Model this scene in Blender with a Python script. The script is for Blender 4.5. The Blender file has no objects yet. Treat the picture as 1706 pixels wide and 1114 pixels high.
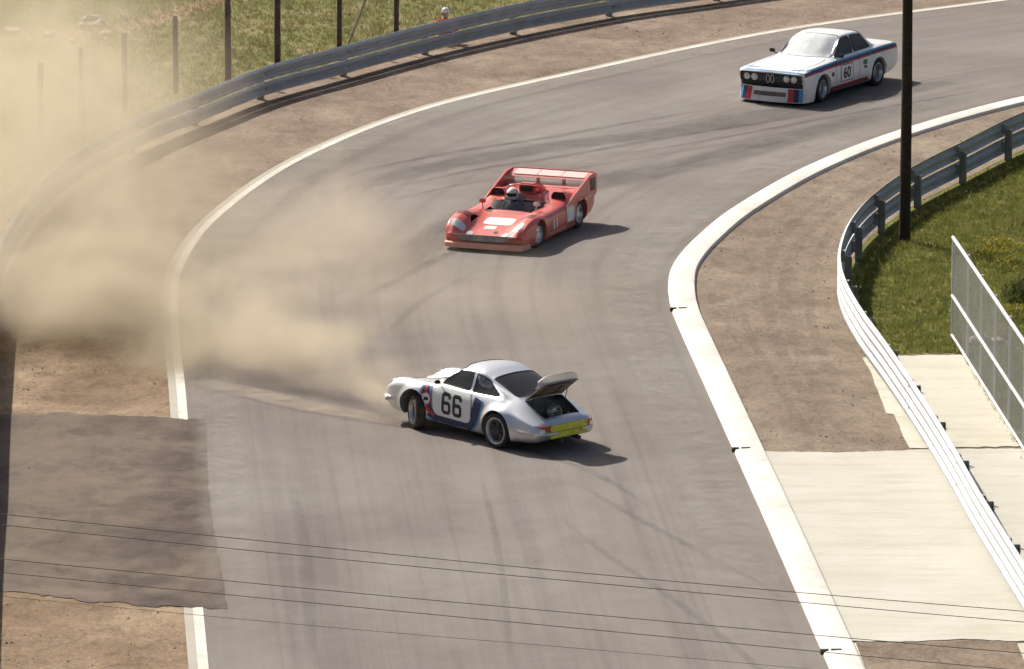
import bpy, bmesh, math, random
from mathutils import Vector, Matrix
from mathutils.bvhtree import BVHTree
random.seed(7)
R = math.radians
SC = bpy.context.scene
COL = SC.collection

# ------------------------------------------------------------------ camera, sky, sun, exposure
FPX, CAMH, HORIZ = 11000.0, 26.4, -1700.0            # focal length in pixels of the 1706 px frame, eye height, horizon row
PITCH = math.atan((557 - HORIZ) / FPX)
cam_data = bpy.data.cameras.new('camera')
cam = bpy.data.objects.new('camera', cam_data); COL.objects.link(cam)
cam.location = (0, 0, CAMH)
cam.rotation_euler = (math.pi / 2 - PITCH, 0, 0)
cam_data.sensor_width = 36.0
cam_data.lens = FPX / 1706.0 * 36.0
cam_data.clip_start = 1.0; cam_data.clip_end = 4000.0
SC.camera = cam

SUN_EL = R(41)
SUN_AZ = math.atan2(-0.60, 0.80)                    # sun stands beyond the track, to the left
world = bpy.data.worlds.new('World'); SC.world = world; world.use_nodes = True
wn = world.node_tree
bg = wn.nodes['Background']
sky = wn.nodes.new('ShaderNodeTexSky'); sky.sky_type = 'NISHITA'; sky.sun_disc = False
sky.sun_elevation = SUN_EL; sky.sun_rotation = SUN_AZ
sky.air_density = 1.0; sky.dust_density = 5.0; sky.ozone_density = 1.0
wn.links.new(sky.outputs[0], bg.inputs[0]); bg.inputs[1].default_value = 0.07
sun_data = bpy.data.lights.new('sun', 'SUN'); sun_data.energy = 5.0; sun_data.angle = R(0.9)
sun_data.color = (1.0, 0.95, 0.86)
sun = bpy.data.objects.new('sun', sun_data); COL.objects.link(sun)
sdir = Vector((-math.sin(SUN_AZ) * math.cos(SUN_EL), -math.cos(SUN_AZ) * math.cos(SUN_EL), -math.sin(SUN_EL)))
sun.rotation_euler = sdir.to_track_quat('-Z', 'Y').to_euler()
sun.location = (-20, 120, 60)
SC.view_settings.view_transform = 'Standard'; SC.view_settings.look = 'None'
SC.view_settings.exposure = 0.36; SC.view_settings.gamma = 1.0
SC.view_settings.use_curve_mapping = False
SC.render.engine = 'CYCLES'
cy = SC.cycles
cy.use_denoising = True
cy.use_adaptive_sampling = True; cy.adaptive_threshold = 0.04; cy.adaptive_min_samples = 16
cy.max_bounces = 6; cy.diffuse_bounces = 2; cy.glossy_bounces = 2; cy.transmission_bounces = 4
cy.transparent_max_bounces = 12; cy.volume_bounces = 1
cy.volume_step_rate = 1.0; cy.volume_max_steps = 64
cy.sample_clamp_indirect = 6.0


# ------------------------------------------------------------------ helpers
def G(px, py, z=0.0):
    """point at height z that stands at a pixel of the 1706 x 1114 photograph"""
    x = (px - 853) / FPX; y = -(py - 557) / FPX
    d = (x, math.cos(PITCH) + y * math.sin(PITCH), -math.sin(PITCH) + y * math.cos(PITCH))
    t = (z - CAMH) / d[2]
    return Vector((d[0] * t, d[1] * t, z))

def GY(px, py, Y):
    x = (px - 853) / FPX; y = -(py - 557) / FPX
    d = Vector((x, math.cos(PITCH) + y * math.sin(PITCH), -math.sin(PITCH) + y * math.cos(PITCH)))
    return Vector((0, 0, CAMH)) + d * (Y / d.y)

def smooth(pts, n=8):
    """Catmull-Rom through the points"""
    out = []
    P = [Vector(p) for p in pts]
    for i in range(len(P) - 1):
        p1, p2 = P[i], P[i + 1]
        p0 = P[i - 1] if i else p1 * 2 - p2
        p3 = P[i + 2] if i + 2 < len(P) else p2 * 2 - p1
        for k in range(n):
            t = k / n
            out.append(0.5 * ((2 * p1) + (p2 - p0) * t + (2 * p0 - 5 * p1 + 4 * p2 - p3) * t * t + (3 * p1 - p0 - 3 * p2 + p3) * t ** 3))
    out.append(P[-1].copy())
    return out

def arclen(P):
    L = [0.0]
    for a, b in zip(P, P[1:]): L.append(L[-1] + (b - a).length)
    return L

def at_len(P, L, s):
    s = max(0.0, min(L[-1], s))
    for i in range(len(L) - 1):
        if L[i + 1] >= s:
            t = (s - L[i]) / max(1e-9, L[i + 1] - L[i])
            return P[i].lerp(P[i + 1], t), (P[i + 1] - P[i]).normalized()
    return P[-1].copy(), (P[-1] - P[-2]).normalized()

def resample(P, n):
    L = arclen(P)
    return [at_len(P, L, L[-1] * i / n)[0] for i in range(n + 1)]

def offset(P, d):
    """offset a plan curve to the right of its direction by d"""
    out = []
    for i, p in enumerate(P):
        a = P[max(0, i - 1)]; b = P[min(len(P) - 1, i + 1)]
        t = (b - a).normalized()
        out.append(p + Vector((t.y, -t.x, 0)) * d)
    return out

def tag(o, label=None, cat=None, group=None, kind=None):
    if label: o['label'] = label
    if cat: o['category'] = cat
    if group: o['group'] = group
    if kind: o['kind'] = kind
    return o

def empty(name, loc=(0, 0, 0), rz=0.0, parent=None):
    o = bpy.data.objects.new(name, None); COL.objects.link(o)
    o.location = loc; o.rotation_euler = (0, 0, rz); o.parent = parent
    o.empty_display_size = 0.2
    return o

def link(name, me, material=None, parent=None, smooth_angle=None):
    o = bpy.data.objects.new(name, me); COL.objects.link(o)
    if material is not None:
        for m in (material if isinstance(material, (list, tuple)) else [material]): me.materials.append(m)
    if smooth_angle is not None:
        me.shade_smooth(); me.set_sharp_from_angle(angle=R(smooth_angle))
    o.parent = parent
    return o

def mesh_of(bm, name='mesh'):
    me = bpy.data.meshes.new(name); bm.to_mesh(me); bm.free()
    return me

def obj(name, bm, material, parent=None, smooth_angle=None, recalc=True):
    if recalc: bmesh.ops.recalc_face_normals(bm, faces=bm.faces)
    return link(name, mesh_of(bm, name), material, parent, smooth_angle)

def box(bm, c, s, rot=None, bevel=0.0):
    r = bmesh.ops.create_cube(bm, size=1.0)
    vs = r['verts']
    M = Matrix.Translation(c) @ (rot.to_4x4() if rot else Matrix.Identity(4)) @ Matrix.Diagonal((*s, 1))
    bmesh.ops.transform(bm, matrix=M, verts=vs)
    if bevel:
        es = {e for v in vs for e in v.link_edges}
        bmesh.ops.bevel(bm, geom=list(es), offset=bevel, segments=2, affect='EDGES')
    return vs

def tube(bm, pts, r, seg=8, cap=True):
    """tube along points, r a number or a list"""
    P = [Vector(p) for p in pts]
    rs = r if isinstance(r, (list, tuple)) else [r] * len(P)
    rings = []
    ref = None
    for i, p in enumerate(P):
        t = (P[min(len(P) - 1, i + 1)] - P[max(0, i - 1)]).normalized()
        if ref is None:
            ref = Vector((0, 0, 1)) if abs(t.z) < 0.9 else Vector((1, 0, 0))
        a = t.cross(ref).normalized(); b = t.cross(a).normalized(); ref = a.cross(t) if False else ref
        rings.append([bm.verts.new(p + (a * math.cos(2 * math.pi * k / seg) + b * math.sin(2 * math.pi * k / seg)) * rs[i]) for k in range(seg)])
    for A, B in zip(rings, rings[1:]):
        for k in range(seg):
            bm.faces.new((A[k], A[(k + 1) % seg], B[(k + 1) % seg], B[k]))
    if cap:
        bm.faces.new(rings[0][::-1]); bm.faces.new(rings[-1])
    return rings

def lathe(bm, prof, seg=28, axis='y', c=(0, 0, 0), close=False):
    """revolve (radius, offset) profile about an axis"""
    c = Vector(c); rings = []
    for r, h in prof:
        ring = []
        for k in range(seg):
            a = 2 * math.pi * k / seg
            u, v = r * math.cos(a), r * math.sin(a)
            p = {'y': (u, h, v), 'x': (h, u, v), 'z': (u, v, h)}[axis]
            ring.append(bm.verts.new(c + Vector(p)))
        rings.append(ring)
    pairs = list(zip(rings, rings[1:]))
    if close: pairs.append((rings[-1], rings[0]))
    for A, B in pairs:
        for k in range(seg):
            bm.faces.new((A[k], A[(k + 1) % seg], B[(k + 1) % seg], B[k]))
    if not close:
        bm.faces.new(rings[0][::-1]); bm.faces.new(rings[-1])

def prism(bm, poly, axis, a, b):
    """extrude 2D polygon (u,v) between a and b on an axis: 'y' -> (u, ., v), 'z' -> (u, v, .), 'x' -> (., u, v)"""
    def P(u, v, w): return {'y': (u, w, v), 'z': (u, v, w), 'x': (w, u, v)}[axis]
    A = [bm.verts.new(P(u, v, a)) for u, v in poly]; B = [bm.verts.new(P(u, v, b)) for u, v in poly]
    n = len(poly)
    bm.faces.new(A[::-1]); bm.faces.new(B)
    for i in range(n): bm.faces.new((A[i], A[(i + 1) % n], B[(i + 1) % n], B[i]))

def sheet(name, poly, z, material, kind='structure', parent=None, thick=0.0):
    """flat polygon of the ground plan, optionally a slab with sides"""
    bm = bmesh.new()
    vs = [bm.verts.new((p[0], p[1], z)) for p in poly]
    f = bm.faces.new(vs)
    if thick:
        r = bmesh.ops.extrude_face_region(bm, geom=[f])
        bmesh.ops.translate(bm, vec=(0, 0, -thick), verts=[v for v in r['geom'] if isinstance(v, bmesh.types.BMVert)])
    bmesh.ops.triangulate(bm, faces=bm.faces[:])
    o = obj(name, bm, material, parent)
    if not thick:
        for p in o.data.polygons:
            pass
        me = o.data
        if me.polygons and me.polygons[0].normal.z < 0: me.flip_normals()
    if kind and not parent: tag(o, kind=kind)
    return o

def ribbon(name, A, B, z, material, na=1, kind='structure', parent=None, zf=None):
    """ruled sheet between two plan curves of equal count, with UV (metres along, metres across)"""
    bm = bmesh.new(); uv = bm.loops.layers.uv.new('plan')
    n = len(A); L = arclen([a.lerp(b, 0.5) for a, b in zip(A, B)])
    V = []
    for i in range(n):
        row = []
        for k in range(na + 1):
            p = A[i].lerp(B[i], k / na); zz = z + (zf(i, k) if zf else 0)
            row.append(bm.verts.new((p.x, p.y, zz)))
        V.append(row)
    for i in range(n - 1):
        for k in range(na):
            f = bm.faces.new((V[i][k], V[i + 1][k], V[i + 1][k + 1], V[i][k + 1]))
            w0 = (A[i] - B[i]).length; w1 = (A[i + 1] - B[i + 1]).length
            for lp, (s, w, kk) in zip(f.loops, ((L[i], w0, k), (L[i + 1], w1, k), (L[i + 1], w1, k + 1), (L[i], w0, k + 1))):
                if na <= 4: s /= L[-1]
                lp[uv].uv = (s, kk / na * 11.0 if na > 4 else kk / na)
    me = mesh_of(bm, name)
    if sum(p.normal.z for p in me.polygons) < 0: me.flip_normals()
    o = link(name, me, material, parent)
    if kind and not parent: tag(o, kind=kind)
    return o


# ------------------------------------------------------------------ materials
def new_mat(name):
    m = bpy.data.materials.new(name); m.use_nodes = True
    return m, m.node_tree.nodes, m.node_tree.links, m.node_tree.nodes['Principled BSDF']

def noise(N, L, coord, scale, detail=4, rough=0.55, dist=0.0):
    n = N.new('ShaderNodeTexNoise'); n.inputs['Scale'].default_value = scale
    n.inputs['Detail'].default_value = detail; n.inputs['Roughness'].default_value = rough
    n.inputs['Distortion'].default_value = dist
    if coord is not None: L.new(coord, n.inputs['Vector'])
    return n.outputs['Fac']

def ramp(N, L, fac, stops):
    r = N.new('ShaderNodeValToRGB'); cr = r.color_ramp
    while len(cr.elements) < len(stops): cr.elements.new(0.5)
    for e, (p, c) in zip(cr.elements, stops):
        e.position = p; e.color = (*c, 1) if len(c) == 3 else c
    L.new(fac, r.inputs[0])
    return r.outputs[0]

def mixc(N, L, fac, a, b, mode='MIX'):
    m = N.new('ShaderNodeMix'); m.data_type = 'RGBA'; m.blend_type = mode
    for s, v in ((0, fac), (6, a), (7, b)):
        if hasattr(v, 'links') or hasattr(v, 'is_linked'): L.new(v, m.inputs[s])
        else: m.inputs[s].default_value = v if s == 0 else (*v, 1)
    return m.outputs[2]

def math_n(N, L, op, a, b=None, clamp=False):
    m = N.new('ShaderNodeMath'); m.operation = op; m.use_clamp = clamp
    for i, v in enumerate((a, b)):
        if v is None: continue
        if hasattr(v, 'is_linked'): L.new(v, m.inputs[i])
        else: m.inputs[i].default_value = v
    return m.outputs[0]

def bump(N, L, bsdf, h, strength=0.3, dist=0.02):
    b = N.new('ShaderNodeBump'); b.inputs['Strength'].default_value = strength; b.inputs['Distance'].default_value = dist
    L.new(h, b.inputs['Height']); L.new(b.outputs[0], bsdf.inputs['Normal'])

def mapped(N, L, src, scale):
    m = N.new('ShaderNodeMapping'); m.inputs['Scale'].default_value = scale
    L.new(src, m.inputs['Vector']); return m.outputs[0]

def simple(name, color, rough=0.5, metal=0.0, coat=0.0, vary=0.12, scale=6.0, bump_s=0.0, bump_scale=60.0, spec=0.5, color2=None):
    """plain coloured material with uneven tone"""
    m, N, L, b = new_mat(name)
    tc = N.new('ShaderNodeTexCoord').outputs['Object']
    c2 = color2 or tuple(max(0, c * (1 - vary * 2)) for c in color)
    f = noise(N, L, tc, scale, 5)
    L.new(ramp(N, L, f, [(0.3, c2), (0.7, color)]), b.inputs['Base Color'])
    b.inputs['Roughness'].default_value = rough; b.inputs['Metallic'].default_value = metal
    b.inputs['Coat Weight'].default_value = coat; b.inputs['Coat Roughness'].default_value = 0.06
    b.inputs['Specular IOR Level'].default_value = spec
    if bump_s: bump(N, L, b, noise(N, L, tc, bump_scale, 4), bump_s, 0.01)
    return m

def glass_mat(name, tint, gloss=0.06, dust=0.0, dust_glare_col=(0.7, 0.68, 0.62)):
    m, N, L, b = new_mat(name)
    out = N['Material Output']; N.remove(b)
    tr = N.new('ShaderNodeBsdfTransparent'); tr.inputs[0].default_value = (*tint, 1)
    gl = N.new('ShaderNodeBsdfGlossy'); gl.inputs['Roughness'].default_value = gloss
    fr = N.new('ShaderNodeFresnel'); fr.inputs[0].default_value = 1.5
    mx = N.new('ShaderNodeMixShader'); L.new(fr.outputs[0], mx.inputs[0]); L.new(tr.outputs[0], mx.inputs[1]); L.new(gl.outputs[0], mx.inputs[2])
    last = mx.outputs[0]
    if dust:  # diffuse layer: thin dust film, and the painted glare of the saloon's windscreen
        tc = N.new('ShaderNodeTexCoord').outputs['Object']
        df = N.new('ShaderNodeBsdfDiffuse'); df.inputs[0].default_value = (*dust_glare_col, 1)
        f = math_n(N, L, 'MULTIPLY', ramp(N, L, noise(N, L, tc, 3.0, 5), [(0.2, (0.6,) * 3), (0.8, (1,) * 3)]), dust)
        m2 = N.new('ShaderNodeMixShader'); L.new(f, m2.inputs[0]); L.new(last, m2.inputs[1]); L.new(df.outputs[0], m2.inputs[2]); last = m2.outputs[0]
    L.new(last, out.inputs[0])
    return m

def ground_mat():
    m, N, L, b = new_mat('grass_ground')
    pos = N.new('ShaderNodeNewGeometry').outputs['Position']
    sep = N.new('ShaderNodeSeparateXYZ'); L.new(pos, sep.inputs[0])
    green = ramp(N, L, noise(N, L, pos, 1.3, 6, 0.65), [(0.28, (0.07, 0.085, 0.018)), (0.5, (0.15, 0.16, 0.038)), (0.72, (0.27, 0.22, 0.085))])
    dry = ramp(N, L, noise(N, L, pos, 0.55, 7, 0.68), [(0.3, (0.10, 0.11, 0.034)), (0.50, (0.185, 0.175, 0.07)), (0.70, (0.31, 0.235, 0.14))])
    side = N.new('ShaderNodeMapRange'); side.inputs[1].default_value = 2; side.inputs[2].default_value = 8
    L.new(sep.outputs[0], side.inputs[0])
    c = mixc(N, L, side.outputs[0], dry, green)
    far = N.new('ShaderNodeMapRange')
    fa, fb = G(100, 52), G(340, 0); k = (fb.y - fa.y) / (fb.x - fa.x)
    ysum = math_n(N, L, 'ADD', sep.outputs[1], math_n(N, L, 'MULTIPLY', sep.outputs[0], -k))
    L.new(ysum, far.inputs[0])
    far.inputs[1].default_value = fa.y - k * fa.x + 0.5; far.inputs[2].default_value = fa.y - k * fa.x + 2.0
    lush = ramp(N, L, noise(N, L, pos, 0.8, 5), [(0.3, (0.05, 0.075, 0.014)), (0.7, (0.14, 0.15, 0.035))])
    c = mixc(N, L, far.outputs[0], c, lush)
    L.new(c, b.inputs['Base Color']); b.inputs['Roughness'].default_value = 0.95; b.inputs['Specular IOR Level'].default_value = 0.1
    bump(N, L, b, noise(N, L, pos, 6.0, 7, 0.7), 0.6, 0.08)
    return m

def dirt_mat(name, c0, c1, c2, streak=(0.0, 1.0)):
    m, N, L, b = new_mat(name)
    pos = N.new('ShaderNodeNewGeometry').outputs['Position']
    big = ramp(N, L, noise(N, L, pos, 0.45, 5, 0.6, 0.4), [(0.3, c0), (0.5, c1), (0.7, c2)])
    fine = noise(N, L, mapped(N, L, pos, (1.0, 0.55, 1)), 11.0, 6, 0.8)
    c = mixc(N, L, 1.0, big, ramp(N, L, fine, [(0.25, (0.62,) * 3), (0.5, (0.98,) * 3), (0.75, (1.3, 1.27, 1.22))]), 'MULTIPLY')
    st = noise(N, L, mapped(N, L, pos, (0.9, 0.5, 1)), 2.4, 8, 0.72, 0.6)
    c = mixc(N, L, 1.0, c, ramp(N, L, st, [(0.32, (0.72, 0.71, 0.70)), (0.5, (0.98,) * 3), (0.68, (1.16, 1.15, 1.13))]), 'MULTIPLY')
    L.new(c, b.inputs['Base Color']); b.inputs['Roughness'].default_value = 0.95; b.inputs['Specular IOR Level'].default_value = 0.12
    bump(N, L, b, noise(N, L, pos, 9.0, 8, 0.75), 0.8, 0.06)
    return m

def asphalt_mat(name, dark, light, dusty=None, uvstreak=True, newer=None):
    m, N, L, b = new_mat(name)
    pos = N.new('ShaderNodeNewGeometry').outputs['Position']
    base = ramp(N, L, noise(N, L, pos, 0.16, 4, 0.55, 0.6), [(0.3, dark), (0.7, light)])
    if newer:
        sx = N.new('ShaderNodeSeparateXYZ'); L.new(pos, sx.inputs[0])
        xx = math_n(N, L, 'ADD', sx.outputs[0], math_n(N, L, 'MULTIPLY', noise(N, L, pos, 0.7, 6, 0.65, 0.5), 2.4))
        mr = N.new('ShaderNodeMapRange'); mr.inputs[1].default_value = newer[0]; mr.inputs[2].default_value = newer[1]; L.new(xx, mr.inputs[0])
        base = mixc(N, L, mr.outputs[0], base, newer[2])
    grain = noise(N, L, pos, 26.0, 5, 0.8)
    c = mixc(N, L, 1.0, base, ramp(N, L, grain, [(0.3, (0.86,) * 3), (0.7, (1.12,) * 3)]), 'MULTIPLY')
    if uvstreak:
        uv = N.new('ShaderNodeUVMap'); uv.uv_map = 'plan'
        s1 = noise(N, L, mapped(N, L, uv.outputs[0], (0.035, 1.5, 1)), 1.0, 6, 0.62)
        c = mixc(N, L, 1.0, c, ramp(N, L, s1, [(0.34, (0.86, 0.85, 0.85)), (0.5, (1.0,) * 3), (0.68, (1.08, 1.08, 1.06))]), 'MULTIPLY')
        s2 = noise(N, L, mapped(N, L, uv.outputs[0], (0.02, 5.0, 1)), 1.0, 4, 0.6)
        c = mixc(N, L, 1.0, c, ramp(N, L, s2, [(0.32, (0.91, 0.905, 0.905)), (0.46, (1.0,) * 3)]), 'MULTIPLY')
    blotch = noise(N, L, pos, 0.9, 5, 0.6, 0.8)
    c = mixc(N, L, 1.0, c, ramp(N, L, blotch, [(0.3, (0.93, 0.92, 0.91)), (0.6, (1.03,) * 3)]), 'MULTIPLY')
    if not uvstreak:
        xs = noise(N, L, mapped(N, L, pos, (0.9, 0.55, 1)), 1.8, 8, 0.72, 0.5)
        c = mixc(N, L, 1.0, c, ramp(N, L, xs, [(0.32, (0.70, 0.68, 0.66)), (0.5, (1.0,) * 3), (0.66, (1.25, 1.22, 1.18))]), 'MULTIPLY')
    if dusty:
        df = ramp(N, L, noise(N, L, pos, 0.5, 6, 0.65, 0.5), [(0.45, (0,) * 3), (0.7, (0.75,) * 3)])
        c = mixc(N, L, df, c, dusty)
    L.new(c, b.inputs['Base Color']); b.inputs['Roughness'].default_value = 0.9; b.inputs['Specular IOR Level'].default_value = 0.08
    bump(N, L, b, grain, 0.25, 0.01)
    return m

def concrete_mat(name, c0, c1, stain=(0.40, 0.35, 0.25)):
    m, N, L, b = new_mat(name)
    pos = N.new('ShaderNodeNewGeometry').outputs['Position']
    c = ramp(N, L, noise(N, L, pos, 0.35, 5, 0.6, 0.5), [(0.3, c0), (0.7, c1)])
    st = noise(N, L, mapped(N, L, pos, (0.5, 2.2, 1)), 1.1, 7, 0.7)
    c = mixc(N, L, ramp(N, L, st, [(0.48, (0,) * 3), (0.74, (0.7,) * 3)]), c, stain)
    g = noise(N, L, pos, 22, 6, 0.75)
    c = mixc(N, L, 1.0, c, ramp(N, L, g, [(0.3, (0.92,) * 3), (0.7, (1.05,) * 3)]), 'MULTIPLY')
    sp = noise(N, L, pos, 5.0, 2, 0.5)
    c = mixc(N, L, ramp(N, L, sp, [(0.73, (0,) * 3), (0.77, (0.5,) * 3)]), c, (0.3, 0.25, 0.18))
    L.new(c, b.inputs['Base Color']); b.inputs['Roughness'].default_value = 0.85; b.inputs['Specular IOR Level'].default_value = 0.25
    bump(N, L, b, g, 0.2, 0.01)
    return m

def worn_paint(name, paint, under, amount=0.5):
    m, N, L, b = new_mat(name)
    pos = N.new('ShaderNodeNewGeometry').outputs['Position']
    f = ramp(N, L, noise(N, L, pos, 3.5, 8, 0.75), [(0.60 - 0.12 * amount, (0,) * 3), (0.86 - 0.1 * amount, (0.75,) * 3)])
    c = mixc(N, L, f, paint, under)
    c = mixc(N, L, 1.0, c, ramp(N, L, noise(N, L, pos, 0.7, 4), [(0.3, (0.80, 0.775, 0.73)), (0.7, (1,) * 3)]), 'MULTIPLY')
    L.new(c, b.inputs['Base Color']); b.inputs['Roughness'].default_value = 0.7; b.inputs['Specular IOR Level'].default_value = 0.3
    bump(N, L, b, noise(N, L, pos, 30, 5, 0.7), 0.2, 0.01)
    return m

def steel_mat(name, c0, c1, rough=0.45, metal=0.55):
    m, N, L, b = new_mat(name)
    pos = N.new('ShaderNodeNewGeometry').outputs['Position']
    c = ramp(N, L, noise(N, L, pos, 1.8, 7, 0.7, 0.4), [(0.3, c0), (0.7, c1)])
    rs = noise(N, L, pos, 4.0, 7, 0.75)
    c = mixc(N, L, ramp(N, L, rs, [(0.66, (0,) * 3), (0.8, (0.6,) * 3)]), c, (0.22, 0.13, 0.08))
    L.new(c, b.inputs['Base Color']); b.inputs['Metallic'].default_value = metal; b.inputs['Roughness'].default_value = rough
    return m

def mark_mat(name, color, strength):
    """rubber on the road: uneven, the asphalt shows through"""
    m, N, L, b = new_mat(name)
    out = N['Material Output']
    pos = N.new('ShaderNodeNewGeometry').outputs['Position']
    b.inputs['Base Color'].default_value = (*color, 1); b.inputs['Roughness'].default_value = 0.7
    tr = N.new('ShaderNodeBsdfTransparent')
    f = math_n(N, L, 'MULTIPLY', ramp(N, L, noise(N, L, pos, 1.2, 6, 0.7), [(0.3, (0.15,) * 3), (0.7, (1,) * 3)]), strength)
    uv = N.new('ShaderNodeUVMap'); uv.uv_map = 'plan'
    sp = N.new('ShaderNodeSeparateXYZ'); L.new(uv.outputs[0], sp.inputs[0])
    edge = math_n(N, L, 'SUBTRACT', 1.0, math_n(N, L, 'ABSOLUTE', math_n(N, L, 'SUBTRACT', math_n(N, L, 'MULTIPLY', sp.outputs[1], 2.0), 1.0)))
    edge = math_n(N, L, 'MULTIPLY', edge, 2.2, clamp=True)
    f = math_n(N, L, 'MULTIPLY', f, edge)
    ends = math_n(N, L, 'MULTIPLY', math_n(N, L, 'MINIMUM', sp.outputs[0], math_n(N, L, 'SUBTRACT', 1.0, sp.outputs[0])), 5.0, clamp=True)
    f = math_n(N, L, 'MULTIPLY', f, ends)
    mx = N.new('ShaderNodeMixShader'); L.new(f, mx.inputs[0]); L.new(tr.outputs[0], mx.inputs[1]); L.new(b.outputs[0], mx.inputs[2])
    L.new(mx.outputs[0], out.inputs[0])
    return m

def leaf_mat(name, c0, c1):
    m, N, L, b = new_mat(name)
    pos = N.new('ShaderNodeNewGeometry').outputs['Position']
    L.new(ramp(N, L, noise(N, L, pos, 2.2, 5, 0.7), [(0.3, c0), (0.7, c1)]), b.inputs['Base Color'])
    b.inputs['Roughness'].default_value = 0.8; b.inputs['Specular IOR Level'].default_value = 0.2
    tl = N.new('ShaderNodeBsdfTranslucent'); L.new(b.inputs['Base Color'].links[0].from_socket, tl.inputs[0])
    mx = N.new('ShaderNodeMixShader'); mx.inputs[0].default_value = 0.45
    L.new(b.outputs[0], mx.inputs[1]); L.new(tl.outputs[0], mx.inputs[2]); L.new(mx.outputs[0], N['Material Output'].inputs[0])
    return m

def dirty_paint(name, color, metal=0.0, rough=0.3, dirt=(0.34, 0.27, 0.2), z0=0.15, z1=0.55, amount=0.6, coat=0.5):
    """car paint with road dirt low on the body"""
    m, N, L, b = new_mat(name)
    tc = N.new('ShaderNodeTexCoord').outputs['Object']
    sp = N.new('ShaderNodeSeparateXYZ'); L.new(tc, sp.inputs[0])
    mr = N.new('ShaderNodeMapRange'); mr.inputs[1].default_value = z0; mr.inputs[2].default_value = z1; mr.inputs[3].default_value = amount; mr.inputs[4].default_value = 0.03
    L.new(sp.outputs[2], mr.inputs[0])
    f = math_n(N, L, 'MULTIPLY', mr.outputs[0], ramp(N, L, noise(N, L, tc, 3.0, 6, 0.7), [(0.3, (0.25,) * 3), (0.7, (1,) * 3)]), clamp=True)
    c = mixc(N, L, f, color, dirt)
    L.new(c, b.inputs['Base Color'])
    b.inputs['Metallic'].default_value = metal; b.inputs['Roughness'].default_value = rough
    b.inputs['Coat Weight'].default_value = coat; b.inputs['Coat Roughness'].default_value = 0.08
    return m

M = {}
M['ground'] = ground_mat()
M['dirt_in'] = dirt_mat('infield_dirt', (0.195, 0.15, 0.113), (0.25, 0.198, 0.150), (0.32, 0.262, 0.203))
M['dirt_out'] = dirt_mat('verge_dirt', (0.195, 0.145, 0.110), (0.25, 0.19, 0.146), (0.32, 0.253, 0.195))
M['dirt_left'] = dirt_mat('run_off_dirt', (0.21, 0.145, 0.095), (0.29, 0.21, 0.14), (0.40, 0.305, 0.205))
M['asphalt'] = asphalt_mat('track_asphalt', (0.172, 0.149, 0.139), (0.230, 0.208, 0.191))
M['access'] = asphalt_mat('access_asphalt', (0.100, 0.079, 0.066), (0.150, 0.121, 0.100), dusty=(0.20, 0.158, 0.122), uvstreak=False, newer=(-5.8, -4.9, (0.088, 0.069, 0.062)))
M['concrete'] = concrete_mat('apron_concrete', (0.455, 0.43, 0.365), (0.545, 0.525, 0.465))
M['concrete2'] = concrete_mat('apron_concrete_pale', (0.50, 0.47, 0.385), (0.58, 0.555, 0.47))
M['kerb'] = worn_paint('kerb_white', (0.70, 0.685, 0.645), (0.44, 0.39, 0.32), 0.75)
M['line'] = worn_paint('edge_line_white', (0.66, 0.63, 0.57), (0.30, 0.255, 0.21), 0.9)
M['gutter'] = concrete_mat('edge_concrete', (0.34, 0.31, 0.27), (0.42, 0.39, 0.34))
M['slot'] = simple('drain_slot', (0.03, 0.028, 0.025), 0.9)
M['steel'] = steel_mat('barrier_steel', (0.38, 0.395, 0.415), (0.53, 0.545, 0.565), 0.5, 0.2)
M['steel_post'] = steel_mat('post_steel', (0.22, 0.22, 0.22), (0.34, 0.34, 0.34), 0.6, 0.3)
M['galv'] = steel_mat('galvanised', (0.62, 0.62, 0.62), (0.75, 0.75, 0.75), 0.5, 0.25)
M['wire'] = steel_mat('mesh_wire', (0.42, 0.42, 0.40), (0.52, 0.52, 0.50), 0.55, 0.3)
M['wood'] = simple('creosote_wood', (0.055, 0.034, 0.024), 0.85, vary=0.3, scale=10, bump_s=0.5)
M['fwood'] = simple('fence_post_wood', (0.15, 0.10, 0.078), 0.9, vary=0.3, scale=8, bump_s=0.4)
M['pale_wood'] = simple('weathered_brace', (0.42, 0.36, 0.27), 0.9, vary=0.2, scale=10)
M['cable'] = simple('cable_brown', (0.17, 0.135, 0.115), 0.7)
M['rubber'] = simple('tyre_rubber', (0.022, 0.021, 0.020), 0.75, vary=0.2, scale=12)
M['dusty_rubber'] = simple('dusty_tyre', (0.10, 0.075, 0.058), 0.9, vary=0.25, scale=9)
M['alloy'] = simple('wheel_alloy', (0.62, 0.62, 0.62), 0.3, metal=0.7, vary=0.05)
M['alloy_dark'] = simple('wheel_dark', (0.03, 0.03, 0.032), 0.5)
M['alloy_gold'] = simple('wheel_grey', (0.22, 0.21, 0.19), 0.4, metal=0.5)
M['black'] = simple('black_trim', (0.018, 0.018, 0.019), 0.55)
M['interior'] = simple('cabin_grey', (0.36, 0.345, 0.32), 0.8, vary=0.25, scale=4)
M['wing_pale'] = simple('wing_pale_print', (0.76, 0.55, 0.50), 0.4, vary=0.06)
M['white'] = simple('print_white', (0.78, 0.78, 0.76), 0.45, vary=0.03)
M['pblack'] = simple('print_black', (0.02, 0.02, 0.022), 0.5)
M['navy'] = simple('print_navy', (0.022, 0.035, 0.115), 0.45)
M['lblue'] = simple('print_light_blue', (0.10, 0.30, 0.55), 0.45)
M['red'] = simple('print_red', (0.55, 0.035, 0.03), 0.45)
M['green'] = simple('print_green', (0.05, 0.22, 0.09), 0.5)
M['yellow'] = simple('panel_yellow', (0.74, 0.72, 0.06), 0.5, vary=0.15)
M['lamp_red'] = simple('tail_lamp_red', (0.42, 0.055, 0.02), 0.25, coat=0.4)
M['lamp_orange'] = simple('tail_lamp_orange', (0.55, 0.14, 0.02), 0.25, coat=0.4)
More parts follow.
